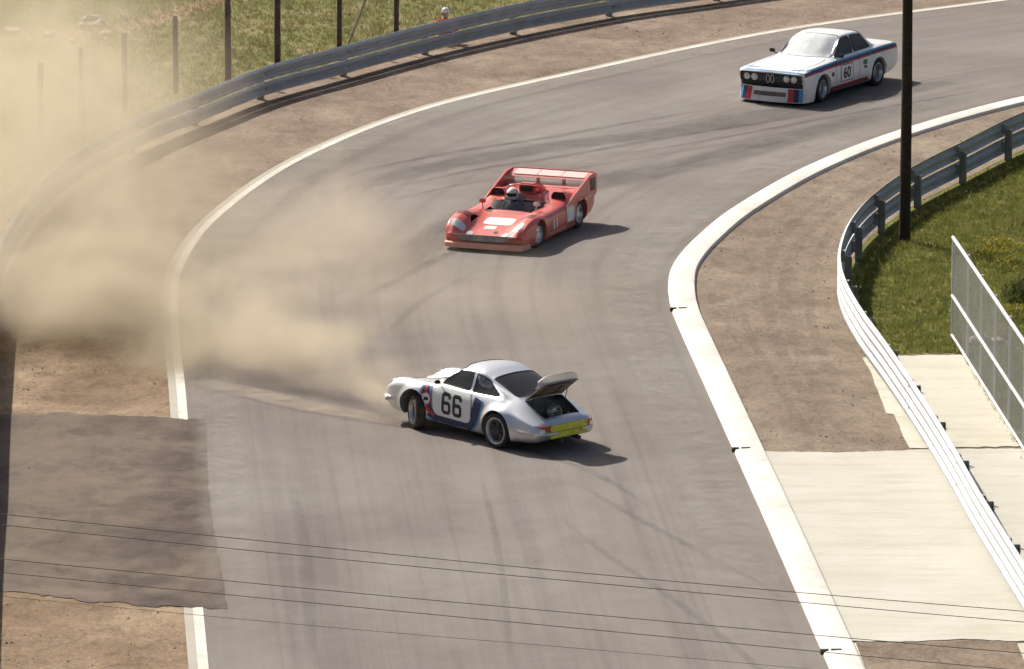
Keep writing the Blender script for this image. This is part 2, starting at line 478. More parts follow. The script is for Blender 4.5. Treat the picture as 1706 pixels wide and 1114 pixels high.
M['lamp_clear'] = simple('lamp_glass', (0.72, 0.74, 0.72), 0.12, metal=0.4, coat=0.6, vary=0.05)
M['chrome'] = simple('chrome', (0.65, 0.65, 0.66), 0.18, metal=1.0, vary=0.03)
M['engine'] = simple('engine_metal', (0.09, 0.085, 0.08), 0.5, metal=0.4, vary=0.3)
M['silver'] = dirty_paint('silver_paint', (0.66, 0.68, 0.71), 0.75, 0.36, amount=0.55)
M['bwhite'] = dirty_paint('white_paint', (0.80, 0.80, 0.79), 0.0, 0.32, amount=0.55)
M['ared'] = dirty_paint('red_paint', (0.60, 0.10, 0.078), 0.0, 0.40, dirt=(0.40, 0.16, 0.12), amount=0.35, z0=0.05, z1=0.4)
M['ared_lip'] = simple('faded_red', (0.74, 0.32, 0.26), 0.5, vary=0.08)
M['pink'] = simple('wing_pale_red', (0.70, 0.22, 0.20), 0.35, vary=0.05, coat=0.3)  # paler, pinker red than the body
M['liner'] = simple('lid_underside', (0.20, 0.15, 0.11), 0.75, vary=0.25)
M['bare'] = simple('bare_cabin_metal', (0.58, 0.57, 0.54), 0.6, vary=0.15, scale=3)
M['well'] = simple('wheel_well', (0.03, 0.026, 0.023), 0.9)
M['glass'] = glass_mat('side_glass', (0.92, 0.94, 0.94), 0.03, 0.05)
M['glass_dark'] = glass_mat('rear_glass', (0.92, 0.93, 0.93), 0.03, 0.04)
M['screen_glare'] = glass_mat('windscreen_glass', (0.6, 0.62, 0.62), 0.12, 0.95, (0.92, 0.94, 0.94))  # near-opaque white layer paints sky glare onto the saloon's windscreen
M['screen'] = glass_mat('screen_glass', (0.7, 0.72, 0.72), 0.05, 0.12)
M['helmet_w'] = simple('helmet_white', (0.75, 0.73, 0.66), 0.3, coat=0.5, vary=0.04)
M['helmet_r'] = simple('helmet_orange', (0.55, 0.10, 0.03), 0.3, coat=0.5, vary=0.04)
M['visor'] = simple('visor_dark', (0.02, 0.02, 0.022), 0.15)
M['suit_b'] = simple('suit_navy', (0.03, 0.04, 0.09), 0.85)
M['suit_g'] = simple('suit_grey', (0.10, 0.10, 0.11), 0.85)
M['suit_o'] = simple('overalls_orange', (0.50, 0.09, 0.03), 0.85, bump_s=0.3)
M['skin'] = simple('skin', (0.45, 0.27, 0.19), 0.6)
M['rock'] = simple('pale_stone', (0.48, 0.40, 0.34), 0.9, vary=0.2, scale=5, bump_s=0.6, bump_scale=12)
M['stone_s'] = simple('gravel_stone', (0.33, 0.25, 0.18), 0.95, vary=0.25, scale=1.5)
M['soil'] = dirt_mat('bare_soil', (0.26, 0.155, 0.105), (0.34, 0.22, 0.15), (0.42, 0.29, 0.20))
M['blade_r'] = leaf_mat('grass_blades_green', (0.10, 0.125, 0.026), (0.27, 0.26, 0.075))
M['blade_l'] = leaf_mat('grass_blades_dry', (0.125, 0.135, 0.045), (0.30, 0.26, 0.115))
M['bush'] = leaf_mat('bush_leaves', (0.045, 0.065, 0.016), (0.11, 0.125, 0.03))
M['petal'] = leaf_mat('yellow_flowers', (0.42, 0.28, 0.02), (0.55, 0.40, 0.03))
M['mark'] = mark_mat('rubber_mark', (0.06, 0.05, 0.047), 0.40)
M['mark_f'] = mark_mat('rubber_mark_faint', (0.06, 0.05, 0.047), 0.22)
M['mark_b'] = mark_mat('rubbered_line', (0.07, 0.058, 0.055), 0.46)
M['mark_d2'] = mark_mat('blown_dust', (0.34, 0.30, 0.25), 0.42)
M['mark_rut'] = mark_mat('rut_soil', (0.15, 0.115, 0.088), 0.2)
M['mark_dust'] = mark_mat('dust_streak', (0.36, 0.29, 0.21), 0.65)


# ------------------------------------------------------------------ the ground, the track and its edges
def gp(*pts): return [G(*p) for p in pts]
def ragged(*pts, amp=2.0, step=9.0):
    """outline with a crumbled edge"""
    rr = random.Random(int(pts[0][0] * 3 + pts[0][1])); out = []
    for i, a in enumerate(pts):
        b = pts[(i + 1) % len(pts)]; d = math.hypot(b[0] - a[0], b[1] - a[1]); n = max(1, int(d / step))
        for k in range(n):
            t = k / n; j = 0 if k == 0 else amp
            out.append(G(a[0] + (b[0] - a[0]) * t + rr.gauss(0, j), a[1] + (b[1] - a[1]) * t + rr.gauss(0, j * .6)))
    return out

bm = bmesh.new()
S = 1500
for a in ((-S, -S), (S, -S), (S, S), (-S, S)): bm.verts.new((a[0], a[1] + 100, 0))
bm.verts.ensure_lookup_table(); bm.faces.new(bm.verts)
tag(obj('ground', bm, M['ground']), kind='structure')

OUT = gp((1900, -26), (1640, 6), (1300, 53), (950, 125), (700, 186), (500, 268), (366, 362), (308, 440), (296, 500), (301, 580), (309, 650), (317, 752), (328, 900), (345, 1085), (366, 1300))
INN = gp((2000, 108), (1706, 163), (1500, 219), (1345, 279), (1225, 346), (1160, 397), (1122, 440), (1113, 475), (1118, 515), (1136, 560), (1172, 640), (1222, 752), (1288, 900), (1368, 1085), (1462, 1300))
outc, innc = smooth(OUT, 8), smooth(INN, 8)
track = ribbon('track', outc, innc, 0.012, M['asphalt'], na=24)
# direction runs from the far right towards the viewer: the infield lies on the left of it, the verge on the right
out_s = resample(outc, 260); inn_s = resample(innc, 260)
ribbon('track_edge_line', out_s, offset(out_s, 0.17), 0.018, M['line'])
ribbon('edge_strip', offset(out_s, 0.17), offset(out_s, 0.32), 0.014, M['gutter'])

BARO = gp((1560, -44), (1400, -25), (1260, -6), (1147, 10), (1028, 27), (859, 59), (703, 95), (560, 134), (439, 168), (340, 207), (246, 246), (164, 290), (82, 345), (14, 440), (-14, 540), (-25, 650), (-35, 780), (-45, 950), (-55, 1114), (-67, 1300))
baro = smooth(BARO, 8)
BARI = gp((2000, 130), (1850, 192), (1706, 250), (1604, 300), (1522, 343), (1457, 389), (1422, 430), (1405, 468), (1401, 503), (1412, 543), (1438, 590), (1476, 645), (1522, 717), (1558, 772), (1617, 874), (1706, 1025), (1800, 1186), (1880, 1325))
bari = smooth(BARI, 8)

# outer verge of dirt between the edge line and the barrier
n = 140
va = resample(offset(outc, 0.30), n)
vb = resample(offset(baro, 0.9), n)
ribbon('outer_verge', va, vb, 0.006, M['dirt_out'], na=2)
# sandy run-off left of the track, and the paved access road across it
sheet('run_off', gp((-60, 470), (120, 440), (285, 470), (292, 560), (298, 640), (306, 752), (317, 900), (334, 1085), (354, 1300), (-80, 1300)), 0.009, M['dirt_left'])
edge_u = [(30, 690), (60, 694), (95, 688), (150, 693), (205, 694)]
sheet('access_road', ragged((-60, 694), *edge_u, (330, 704), (338, 1010), (232, 1011), (200, 1004), (150, 1006), (100, 996), (50, 990), (0, 986), (-70, 984)), 0.0205, M['access'])
sheet('asphalt_patch', ragged((205, 694), (262, 696), (300, 699), (341, 700), (344, 760), (350, 850), (364, 930), (379, 1016), (310, 1013), (246, 1008), (228, 960), (214, 900), (205, 830), (208, 760), amp=1.2), 0.0235, M['access'])

# infield: dirt verge, concrete apron, white kerb
kr = offset(inn_s, -0.57)
def kerb_piece(i0, i1, name='kerb'):
    bm = bmesh.new(); prof = [(0, 0.0), (0.03, 0.055), (0.10, 0.07), (0.50, 0.085), (0.57, 0.07), (0.60, 0.0)]
    rings = []
    for i in range(i0, i1 + 1):
        a, b = inn_s[i], kr[i]
        rings.append([bm.verts.new((*(a.lerp(b, u / 0.6)).xy, 0.006 + h)) for u, h in prof])
    for A, B in zip(rings, rings[1:]):
        for k in range(len(prof) - 1): bm.faces.new((A[k], B[k], B[k + 1], A[k + 1]))
    bm.faces.new(rings[0]); bm.faces.new(rings[-1][::-1])
    return obj(name, bm, M['kerb'], kerb_root, 50)
kerb_root = tag(empty('kerb', inn_s[0].copy()), kind='structure')
kerb_root.location = (0, 0, 0)
def near_i(P, q): return min(range(len(P)), key=lambda i: (P[i] - q).length)
cuts = [0] + [near_i(inn_s, G(*q)) for q in ((1340, 282), (1118, 517), (1222, 752), (1370, 1088))] + [260]
for a, b in zip(cuts, cuts[1:]):
    kerb_piece(a, b, 'kerb_stone')
for q, (px, py) in enumerate(((1118, 517), (1222, 752), (1370, 1088))):
    i = near_i(inn_s, G(px, py)); a, b = inn_s[i], kr[i]
    t = (inn_s[i + 1] - inn_s[i - 1]).normalized(); ang = math.atan2(t.y, t.x)
    bm = bmesh.new()
    box(bm, (0, 0.03, 0.05), (0.09, 0.13, 0.075)); box(bm, (0.015, 0.22, 0.056), (0.06, 0.17, 0.075))
    o = obj('drain_slot', bm, M['slot'], kerb_root); o.location = (a.x, a.y, 0); o.rotation_euler = (0, 0, ang)
    o.rotation_euler.z = math.atan2((b - a).y, (b - a).x) - math.pi / 2

inner_px = [(1268, 750)]
dirt_poly = [kr[i] for i in range(0, cuts[3] + 1, 3)] + gp((1266, 764), (1400, 768), (1545, 764), (1530, 736), (1512, 694), (1500, 672), (1490, 650), (1474, 622), (1460, 596), (1445, 580)) 
bar_rev = [p for p in bari if p.y > G(1436, 578).y]
dirt_poly += bar_rev[::-1]
verge = sheet('infield_verge', dirt_poly, 0.007, M['dirt_in']); tag(verge, kind='structure')
def rut(px, w, m, z, parent):
    c = resample(smooth(gp(*px), 10), 50); ribbon('wheel_rut', offset(c, -w / 2), offset(c, w / 2), z, m, na=2, parent=parent)
for k, (px, w) in enumerate((([(1640, 215), (1500, 262), (1380, 325), (1300, 400), (1275, 480), (1300, 580), (1350, 680), (1390, 752)], .30), ([(1660, 226), (1520, 276), (1405, 340), (1330, 410), (1305, 490), (1330, 585), (1378, 680), (1420, 752)], .30),
                             ([(1230, 470), (1250, 560), (1300, 650), (1360, 740)], .22), ([(1420, 330), (1360, 430), (1350, 520), (1380, 610), (1440, 700)], .25))):
    rut(px, w, M['mark_rut'], 0.0105 + 0.001 * k, verge)
sheet('apron_bed', gp((1440, 590), (1612, 588), (1712, 752), (1915, 1064), (2020, 1302), (1480, 1302), (1300, 830), (1262, 750)), 0.0045, M['dirt_in'])
apron = tag(empty('concrete_apron'), kind='structure')
sheet('slab', ragged((1262, 753), (1400, 755.5), (1514, 751), (1620, 749), (1703, 749), (1900, 1063), (1692, 1070), (1600, 1066), (1500, 1071), (1420, 1069), (1385, 1020), (1325, 895), amp=.7), 0.022, M['concrete'], parent=apron, thick=0.05)
sheet('slab', ragged((1437, 597), (1500, 594), (1560, 593), (1606, 592), (1700, 744.5), (1620, 746.5), (1516, 748), (1508, 734), (1490, 692), (1477, 690), (1472, 676), (1468, 666), (1452, 622), amp=.9), 0.022, M['concrete2'], parent=apron, thick=0.05)
sheet('slab', gp((1695, 1074), (1905, 1066), (2010, 1300), (1795, 1300), (1722, 1140)), 0.022, M['concrete'], parent=apron, thick=0.05)
sheet('slab', gp((1396, 1073), (1426, 1073), (1440, 1110), (1520, 1300), (1494, 1300)), 0.022, M['concrete2'], parent=apron, thick=0.05)
sheet('infield_dirt_bed', gp((1424, 1062), (1690, 1064), (1722, 1142), (1795, 1302), (1512, 1302)), 0.010, M['dirt_in'])

# worn soil line on the far bank
sl = smooth(gp((-120, 92), (0, 72), (80, 62), (160, 52), (230, 38), (290, 22), (350, 6), (420, -14), (520, -40)), 6)
ribbon('bank_path', [p + Vector((0, 1.1 + 0.5 * math.sin(i * 1.7), 0)) for i, p in enumerate(sl)], [p - Vector((0, 1.2 + 0.6 * math.sin(i * 2.3), 0)) for i, p in enumerate(sl)], 0.005, M['soil'], na=2)

# rubber marks on the track, parts of it
def mark(px, w, m, z):
    c = smooth(gp(*px), 10); c = resample(c, 60)
    def taper(i): return w * (0.35 + 0.65 * math.sin(math.pi * min(1, max(0, (i + 1) / 62))) ** 0.5)
    A = [p + (q - p) * (taper(i) / w) for i, (p, q) in enumerate(zip(c, offset(c, w / 2)))]
    B = [p + (q - p) * (taper(i) / w) for i, (p, q) in enumerate(zip(c, offset(c, -w / 2)))]
    ribbon('tyre_mark', A, B, z, M[m], na=2, parent=track)
marks = [
    ([(540, 302), (650, 275), (780, 250), (900, 232), (1050, 205), (1200, 180)], 0.32, 'mark'),
    ([(610, 322), (700, 303), (800, 282), (930, 262), (1100, 232), (1300, 200), (1480, 165)], 0.34, 'mark'),
    ([(560, 345), (660, 332), (760, 310), (880, 292), (1020, 272), (1180, 245), (1400, 205)], 0.22, 'mark_f'),
    ([(600, 500), (680, 458), (745, 425), (830, 395)], 0.30, 'mark'),
    ([(640, 560), (700, 505), (760, 470), (800, 450)], 0.24, 'mark_f'),
    ([(1000, 262), (1150, 240), (1300, 212), (1500, 175), (1700, 140)], 0.25, 'mark'),
    ([(1000, 220), (1200, 195), (1380, 165), (1540, 135), (1700, 108)], 0.28, 'mark_f'),
    ([(1010, 300), (1150, 272), (1300, 236), (1480, 196)], 0.2, 'mark_f'),
    ([(960, 805), (1050, 858), (1150, 912), (1250, 965), (1310, 1000)], 0.22, 'mark_f'),
    ([(930, 860), (1010, 925), (1100, 985), (1180, 1045), (1262, 1114), (1330, 1190)], 0.20, 'mark_f'),
    ([(800, 790), (822, 880), (836, 960), (846, 1040), (850, 1114)], 0.16, 'mark_f'),
    ([(480, 790), (500, 880), (512, 980), (520, 1114)], 0.3, 'mark_f'),
    ([(700, 700), (860, 745), (990, 790), (1090, 850)], 0.22, 'mark_f'),
]
marks += [([(640, 470), (720, 400), (850, 340), (1020, 300), (1200, 262), (1420, 205), (1650, 150)], 1.5, 'mark_b'), ([(540, 330), (700, 285), (900, 248), (1150, 215), (1400, 170), (1650, 125)], 1.3, 'mark_b')]
for i, (px, w, m) in enumerate(marks): mark(px, w, m, 0.0165 + 0.0012 * i)
mark([(310, 636), (400, 652), (500, 676), (600, 695), (690, 712)], 0.9, 'mark_dust', 0.036)

for crv, dd, ww, zz in ((inn_s, 0.75, 1.5, 0.041), (out_s, -0.55, 1.1, 0.043)):
    ribbon('dust_streak', offset(crv, dd - ww / 2), offset(crv, dd + ww / 2), zz, M['mark_d2'], na=2, parent=track)

# loose stones on the dirt (nobody could count them)
def in_poly(p, poly):
    c = False; j = len(poly) - 1
    for i in range(len(poly)):
        if (poly[i].y > p.y) != (poly[j].y > p.y) and p.x < (poly[j].x - poly[i].x) * (p.y - poly[i].y) / (poly[j].y - poly[i].y) + poly[i].x: c = not c
        j = i
    return c
def area(P): return abs(sum(P[i].x * P[i - 1].y - P[i - 1].x * P[i].y for i in range(len(P)))) / 2
def pebbles(name, polys, dens, label, m, smin=0.010, smax=0.036):
    bm = bmesh.new()
    for poly in polys:
        x0 = min(p.x for p in poly); x1 = max(p.x for p in poly); y0 = min(p.y for p in poly); y1 = max(p.y for p in poly)
        k = tries = 0; count = int(area(poly) * dens)
        while k < count and tries < count * 30:
            tries += 1
            p = Vector((random.uniform(x0, x1), random.uniform(y0, y1), 0))
            if not in_poly(p, poly): continue
            k += 1
            s = smin + (smax - smin) * random.random() ** 3
            a = random.uniform(0, 6.28)
            vs = [bm.verts.new((p.x + math.cos(a + q * 1.57) * s * random.uniform(.6, 1.2), p.y + math.sin(a + q * 1.57) * s * random.uniform(.6, 1.2), 0.006)) for q in range(4)]
            t = bm.verts.new((p.x + random.uniform(-.3, .3) * s, p.y + random.uniform(-.3, .3) * s, 0.006 + s * random.uniform(.6, 1.1)))
            for q in range(4): bm.faces.new((vs[q], vs[(q + 1) % 4], t))
    o = obj(name, bm, m, recalc=False)
    return tag(o, label, 'gravel', kind='stuff')
verge_poly = [v for v in va[::4]] + [v for v in vb[::4]][::-1]
pebbles('gravel', [dirt_poly, verge_poly, gp((0, 560), (285, 600), (300, 690), (5, 690)), gp((0, 1000), (300, 1020), (330, 1180), (-30, 1180))], 6, 'loose brown stones scattered over the dirt verges beside the track', M['stone_s'])

# ------------------------------------------------------------------ steel barriers
def wbeam_profile(z0, h, d=0.07, t=0.008):
    fr = [(0.012, 0), (d, .16), (d, .30), (0.015, .44), (0.015, .56), (d, .70), (d, .84), (0.012, 1)]
    front = [(o, z0 + f * h) for o, f in fr]
    return front + [(o - t, z) for o, z in front[::-1]]

def barrier(name, P, face, step, label, ztop=1.0, jitter=0.012):
    """two corrugated beams on posts; face = +1: beams on the right of the curve's direction"""
    root = tag(empty(name, (0, 0, 0)), label, 'barrier')
    L = arclen(P); n = int(L[-1] / step)
    rnd = random.Random(len(label))
    js = [(rnd.uniform(-jitter, jitter), rnd.uniform(-0.02, 0.02)) for _ in range(n + 2)]
    post_me = None
    for i in range(n):
        s0 = i * step; s1 = s0 + step - 0.012
        for z0 in (ztop - 0.41 * ztop, ztop - 0.86 * ztop):
            bm = bmesh.new(); prof = wbeam_profile(z0, 0.405 * ztop); rings = []
            K = 8
            for k in range(K + 1):
                p, t = at_len(P, L, s0 + (s1 - s0) * k / K)
                p2, t2 = at_len(P, L, s0 + (s1 - s0) * k / K + 0.05); t = (p2 - p).normalized() if (p2 - p).length > 1e-4 else t
                nrm = Vector((t.y, -t.x, 0)) * face
                jz = js[i][0] * (1 - k / K) + js[i + 1][0] * k / K; jo = js[i][1] * (1 - k / K) + js[i + 1][1] * k / K
                rings.append([bm.verts.new((*(p + nrm * (o + jo)).xy, z + jz)) for o, z in prof])
            m = len(prof)
            for A, B in zip(rings, rings[1:]):
                for q in range(m): bm.faces.new((A[q], A[(q + 1) % m], B[(q + 1) % m], B[q]))
            bm.faces.new(rings[0]); bm.faces.new(rings[-1][::-1])
            obj('beam', bm, M['steel'], root)
        p, t = at_len(P, L, s0 + 0.02); nrm = Vector((t.y, -t.x, 0)) * face
        if post_me is None:
            bm = bmesh.new()
            box(bm, (0, 0.0, (ztop - 0.17) / 2 - 0.1), (0.012, 0.13, ztop + 0.01)); box(bm, (0, 0.066, (ztop - 0.17) / 2 - 0.1), (0.11, 0.012, ztop + 0.01)); box(bm, (0, -0.066, (ztop - 0.17) / 2 - 0.1), (0.11, 0.012, ztop + 0.01))
            for zc in (ztop * 0.8, ztop * 0.35): box(bm, (0, 0.115, zc), (0.13, 0.085, 0.24))
            bmesh.ops.recalc_face_normals(bm, faces=bm.faces)
            post_me = mesh_of(bm, 'post'); post_me.materials.append(M['steel_post'])
        o = link('post', post_me, None, root)
        q = p - nrm * 0.14
        o.location = (q.x, q.y, 0); o.rotation_euler = (0, 0, math.atan2(nrm.y, nrm.x) - math.pi / 2)
    return root
barrier('guardrail', baro, -1, 3.9, 'long grey double steel guardrail curving along the outer verge behind the dust', 0.82)
barrier('guardrail', bari, 1, 3.2, 'double steel guardrail bending round the grass on the infield side', 0.90)

# ------------------------------------------------------------------ poles, fence posts, wires, mesh fence
bm = bmesh.new()
tube(bm, [(0, 0, -0.3), (0, 0, 1), (0.01, 0, 3), (0.0, 0, 6), (-0.01, 0, 10.2)], [0.125, 0.122, 0.116, 0.105, 0.09], 14)
pole = obj('utility_pole', bm, M['wood'], None, 40)
pole.location = G(1507, 402)
tag(pole, 'tall dark wooden pole standing in the grass inside the bend', 'pole')

posts = [(760, 28, 2.5, 'behind the guardrail, next to the crouching figure'), (660, 60, 2.15, 'rightmost dark fence post behind the outer guardrail'), (565, 84, 2.15, 'dark fence post with a pale brace leaning on it'), (462, 110, 2.15, 'dark fence post second to the left of the braced post'),
         (380, 134, 2.1, 'thick dark fence post just right of the shorter posts'), (293, 157, 1.92, 'short slim fence post standing clear of the dust'), (208, 186, 1.9, 'fence post whose foot fades into the dust'), (137, 212, 1.9, 'fence post barely showing through the dust'), (68, 240, 1.9, 'leftmost fence post, a faint shape in the dust')]
for i, (px, py, h, lab) in enumerate(posts):
    if i == 0: continue
    bm = bmesh.new(); r = 0.085 if px in (380, 462) else 0.07
    lean = random.uniform(-0.03, 0.03)
    tube(bm, [(0, 0, -0.3), (lean * .3, 0, h * .4), (lean, 0, h - 0.03), (lean, 0, h)], [r, r * .97, r * .92, r * .7], 9)
    o = obj('fence_post', bm, M['fwood'], None, 40); o.location = G(px, py)
    tag(o, lab if 'left of the braced' not in lab else 'thick dark fence post next to the left of the braced post', 'fence post', 'dark posts along the outer bank')
bm = bmesh.new()
a = GY(577, 74, G(565, 84).y + 0.15); b = GY(618, -12, G(565, 84).y + 0.25)
a = G(575, 80); b0 = G(565, 84)
tube(bm, [(0, 0, -0.1), (0.72, 0.1, 1.75)], 0.035, 7)
o = obj('brace_pole', bm, M['pale_wood'], None, 40); o.location = a
tag(o, 'thin pale slanting pole beside a dark fence post', 'pole')

wires = [([(-700, 783), (360, 893), (1000, 957), (1706, 1018), (2500, 1077)], 'uppermost of the thin dark cables crossing the foreground'),
         ([(-700, 800), (360, 911), (1000, 972), (1706, 1036), (2500, 1098)], 'thin dark cable running just below the uppermost one'),
         ([(-700, 862), (375, 967), (1000, 1025), (1706, 1088), (2500, 1150)], 'middle one of the thin dark foreground cables'),
         ([(-700, 884), (375, 990), (1000, 1050), (1706, 1117), (2500, 1182)], 'thin dark cable just below the middle one'),
         ([(-700, 925), (400, 1031), (1000, 1083), (1706, 1146), (2500, 1212)], 'lowest and faintest of the thin foreground cables')]
for i, (px, lab) in enumerate(wires):
    bm = bmesh.new(); Y = 78 + i * 0.12
    pts = [GY(x, y, Y) for x, y in smooth([Vector((*p, 0)) for p in px], 8) and [(v.x, v.y) for v in smooth([Vector((*p, 0)) for p in px], 8)]]
    tube(bm, pts, 0.0048 if i < 4 else 0.0028, 6)
    tag(obj('overhead_cable', bm, M['cable'], None, 40), lab, 'cable', 'cables crossing the foreground')

A, B = G(1586, 566), G(1706, 757)
d = (B - A); d.z = 0; d.normalize(); ang = math.atan2(d.y, d.x)
FL, FH = 18.0, 2.06
fence = tag(empty('mesh_fence', A, ang), 'silver chain link fence panel beside the concrete apron', 'fence')
for z, nm, r in ((FH, 'top_rail', 0.038), (FH - 1.17, 'middle_rail', 0.036), (0.10, 'bottom_rail', 0.03)):
    bm = bmesh.new(); tube(bm, [(-0.03, 0, z), (FL, 0, z)], r, 10)
    obj(nm, bm, M['galv'], fence, 40)
bm = bmesh.new(); tube(bm, [(0, 0, -0.1), (0, 0, FH + 0.02)], 0.028, 8); pm = mesh_of(bm, 'post'); pm.materials.append(M['galv'])
for k in range(10):
    o = link('post', pm, None, fence); o.location = (0 if k == 0 else k * 2.0 - 0.1, 0.06 if k else 0, 0)
bm = bmesh.new(); sp = 0.10; th = 0.0023
for k in range(int((FL + FH) / sp)):
    u = k * sp
    for sgn in (1, -1):
        if sgn == 1: p, q = Vector((u - FH, 0.0, 0.08)), Vector((u, 0.0, FH))
        else: p, q = Vector((u, 0.006, 0.08)), Vector((u - FH, 0.006, FH))
        # clip to the panel
        lo, hi = (p, q) if p.x < q.x else (q, p)
        if hi.x <= 0 or lo.x >= FL: continue
        if lo.x < 0: lo = lo.lerp(hi, (0 - lo.x) / (hi.x - lo.x))
        if hi.x > FL: hi = lo.lerp(hi, (FL - lo.x) / (hi.x - lo.x))
        if (hi - lo).length > 0.03: tube(bm, [lo, hi], th, 4, cap=False)
o = obj('wire_mesh', bm, M['wire'], fence); o['kind'] = 'stuff'

# ------------------------------------------------------------------ grass, bush, flowers, stones
def blades(name, polys, count, label, m, h0, h1, clump=None):
    bm = bmesh.new()
    for poly, cnt in zip(polys, count):
        x0 = min(p.x for p in poly); x1 = max(p.x for p in poly); y0 = min(p.y for p in poly); y1 = max(p.y for p in poly)
        k = tries = 0
        while k < cnt and tries < cnt * 40:
            tries += 1
            c = Vector((random.uniform(x0, x1), random.uniform(y0, y1), 0))
            if not in_poly(c, poly): continue
            k += 1
            hs = random.uniform(h0, h1)
            for _ in range(5):
                a = random.uniform(0, 6.28); p = c + Vector((random.gauss(0, .05), random.gauss(0, .05), 0))
                w = random.uniform(.006, .014); hh = hs * random.uniform(.6, 1.2)
                dx, dy = math.cos(a), math.sin(a)
                lx, ly = random.gauss(0, .5) * hh, random.gauss(0, .5) * hh
                v = [bm.verts.new((p.x - dx * w, p.y - dy * w, 0)), bm.verts.new((p.x + dx * w, p.y + dy * w, 0)), bm.verts.new((p.x + lx, p.y + ly, hh))]
                bm.faces.new(v)
    return tag(obj(name, bm, m, recalc=False), label, 'grass', kind='stuff')
grass_in = [p for p in offset(bari, -0.25) if p.y > G(1490, 592).y] + gp((1500, 592), (1604, 590), (1720, 780), (1900, 700), (2050, 300))
blades('grass', [grass_in], [26000], 'short green infield grass inside the bend', M['blade_r'], 0.05, 0.13)
bank = [p for p in offset(baro, 0.9)][0:100] + gp((-200, 260), (-200, -60), (1100, -60))
blades('grass', [bank], [20000], 'dry olive grass on the outer bank behind the guardrail', M['blade_l'], 0.05, 0.14)

blades('weeds', [grass_in, bank], [420, 700], 'taller weeds standing in the grass on both banks', M['blade_l'], 0.16, 0.34)

def leafy(root, name, c, rad, n, m, size):
    bm = bmesh.new()
    for _ in range(n):
        v = Vector((random.gauss(0, 1), random.gauss(0, 1), random.gauss(0, 1))).normalized() * random.uniform(0.35, 1.05) ** 0.6
        p = Vector(c) + Vector((v.x * rad[0], v.y * rad[1], abs(v.z) * rad[2]))
        q = Vector((random.gauss(0, 1), random.gauss(0, 1), random.gauss(0, .6))).normalized(); r = q.orthogonal().normalized(); t = q.cross(r)
        s = size * random.uniform(.6, 1.3)
        bm.faces.new([bm.verts.new(p + r * s), bm.verts.new(p + t * s * .45), bm.verts.new(p - r * s), bm.verts.new(p - t * s * .45)])
    return obj(name, bm, m, root, recalc=False)
bush = tag(empty('bush', G(1702, 500)), 'dark green low bush behind the mesh fence', 'bush')
leafy(bush, 'foliage', (0, 0, 0.02), (0.42, 0.6, 0.40), 520, M['bush'], 0.06)['kind'] = 'stuff'
bm = bmesh.new()
for k in range(7):
    a = k * 0.9; tube(bm, [(0.03 * math.cos(a), 0.03 * math.sin(a), -0.03), (0.25 * math.cos(a), 0.35 * math.sin(a), 0.42)], [0.014, 0.005], 5)
obj('stem', bm, M['fwood'], bush)
for (px, py, sz) in ((1668, 418, .5), (1700, 448, .6), (1690, 530, .45), (1676, 560, .3), (1640, 430, .3)):
    fl = tag(empty('wildflowers', G(px, py)), {1668: 'yellow flower patch left of the bush top', 1700: 'large yellow flower patch above the dark bush', 1690: 'yellow flower patch just below the dark bush', 1676: 'small yellow flower patch lowest by the mesh fence', 1640: 'small yellow flower patch nearest the tall pole'}[px], 'flowers', 'yellow wildflowers in the grass')
    leafy(fl, 'petals', (0, 0, 0.12), (sz, sz * 1.6, 0.14), int(260 * sz), M['petal'], 0.024)['kind'] = 'stuff'
    leafy(fl, 'leaves', (0, 0, 0.0), (sz, sz * 1.6, 0.16), int(500 * sz), M['blade_r'], 0.04)['kind'] = 'stuff'

def stone(px, py, s, lab, grp, m='rock', cat='stone'):
    bm = bmesh.new(); bmesh.ops.create_icosphere(bm, subdivisions=2, radius=s)
    rr = random.Random(int(px * 7 + py))
    ph = [rr.uniform(0, 6) for _ in range(6)]
    for v in bm.verts:
        n = v.co.normalized(); k = 1 + 0.22 * math.sin(3 * n.x + ph[0]) + 0.18 * math.sin(4 * n.y + ph[1]) + 0.2 * math.sin(3.5 * n.z + ph[2])
        v.co = Vector((v.co.x * k * 1.2, v.co.y * k, v.co.z * k * 0.7 + s * 0.35))
    o = obj('stone', bm, M[m], None); o.location = G(px, py); o.rotation_euler = (0, 0, ph[3])
    return tag(o, lab, cat, grp)
stone(143, 48, .17, 'pale pink stone, leftmost of the rubble on the bank', 'rubble on the far bank')
stone(154, 38, .20, 'pale pink stone, upper left one of the rubble on the bank', 'rubble on the far bank')
stone(166, 42, .16, 'pale stone in the middle of the rubble on the bank', 'rubble on the far bank')
stone(208, 33, .13, 'small pale stone, right end of the rubble on the bank', 'rubble on the far bank')
stone(176, 58, .13, 'small stone lying below the rubble on the bank', 'rubble on the far bank')
stone(22, 57, .18, 'pale stone farthest left on the bank', 'rubble on the far bank')
stone(82, 62, .15, 'pale stone between the far left stone and the rubble', 'rubble on the far bank')
stone(122, 72, .12, 'small stone just left of the rubble, lower on the bank', 'rubble on the far bank')
stone(1622, 572, .16, 'left concrete lump at the grass edge behind the fence', 'concrete lumps by the mesh fence')
stone(1642, 570, .14, 'middle concrete lump at the grass edge behind the fence', 'concrete lumps by the mesh fence')
stone(1664, 574, .13, 'right concrete lump at the grass edge behind the fence', 'concrete lumps by the mesh fence')


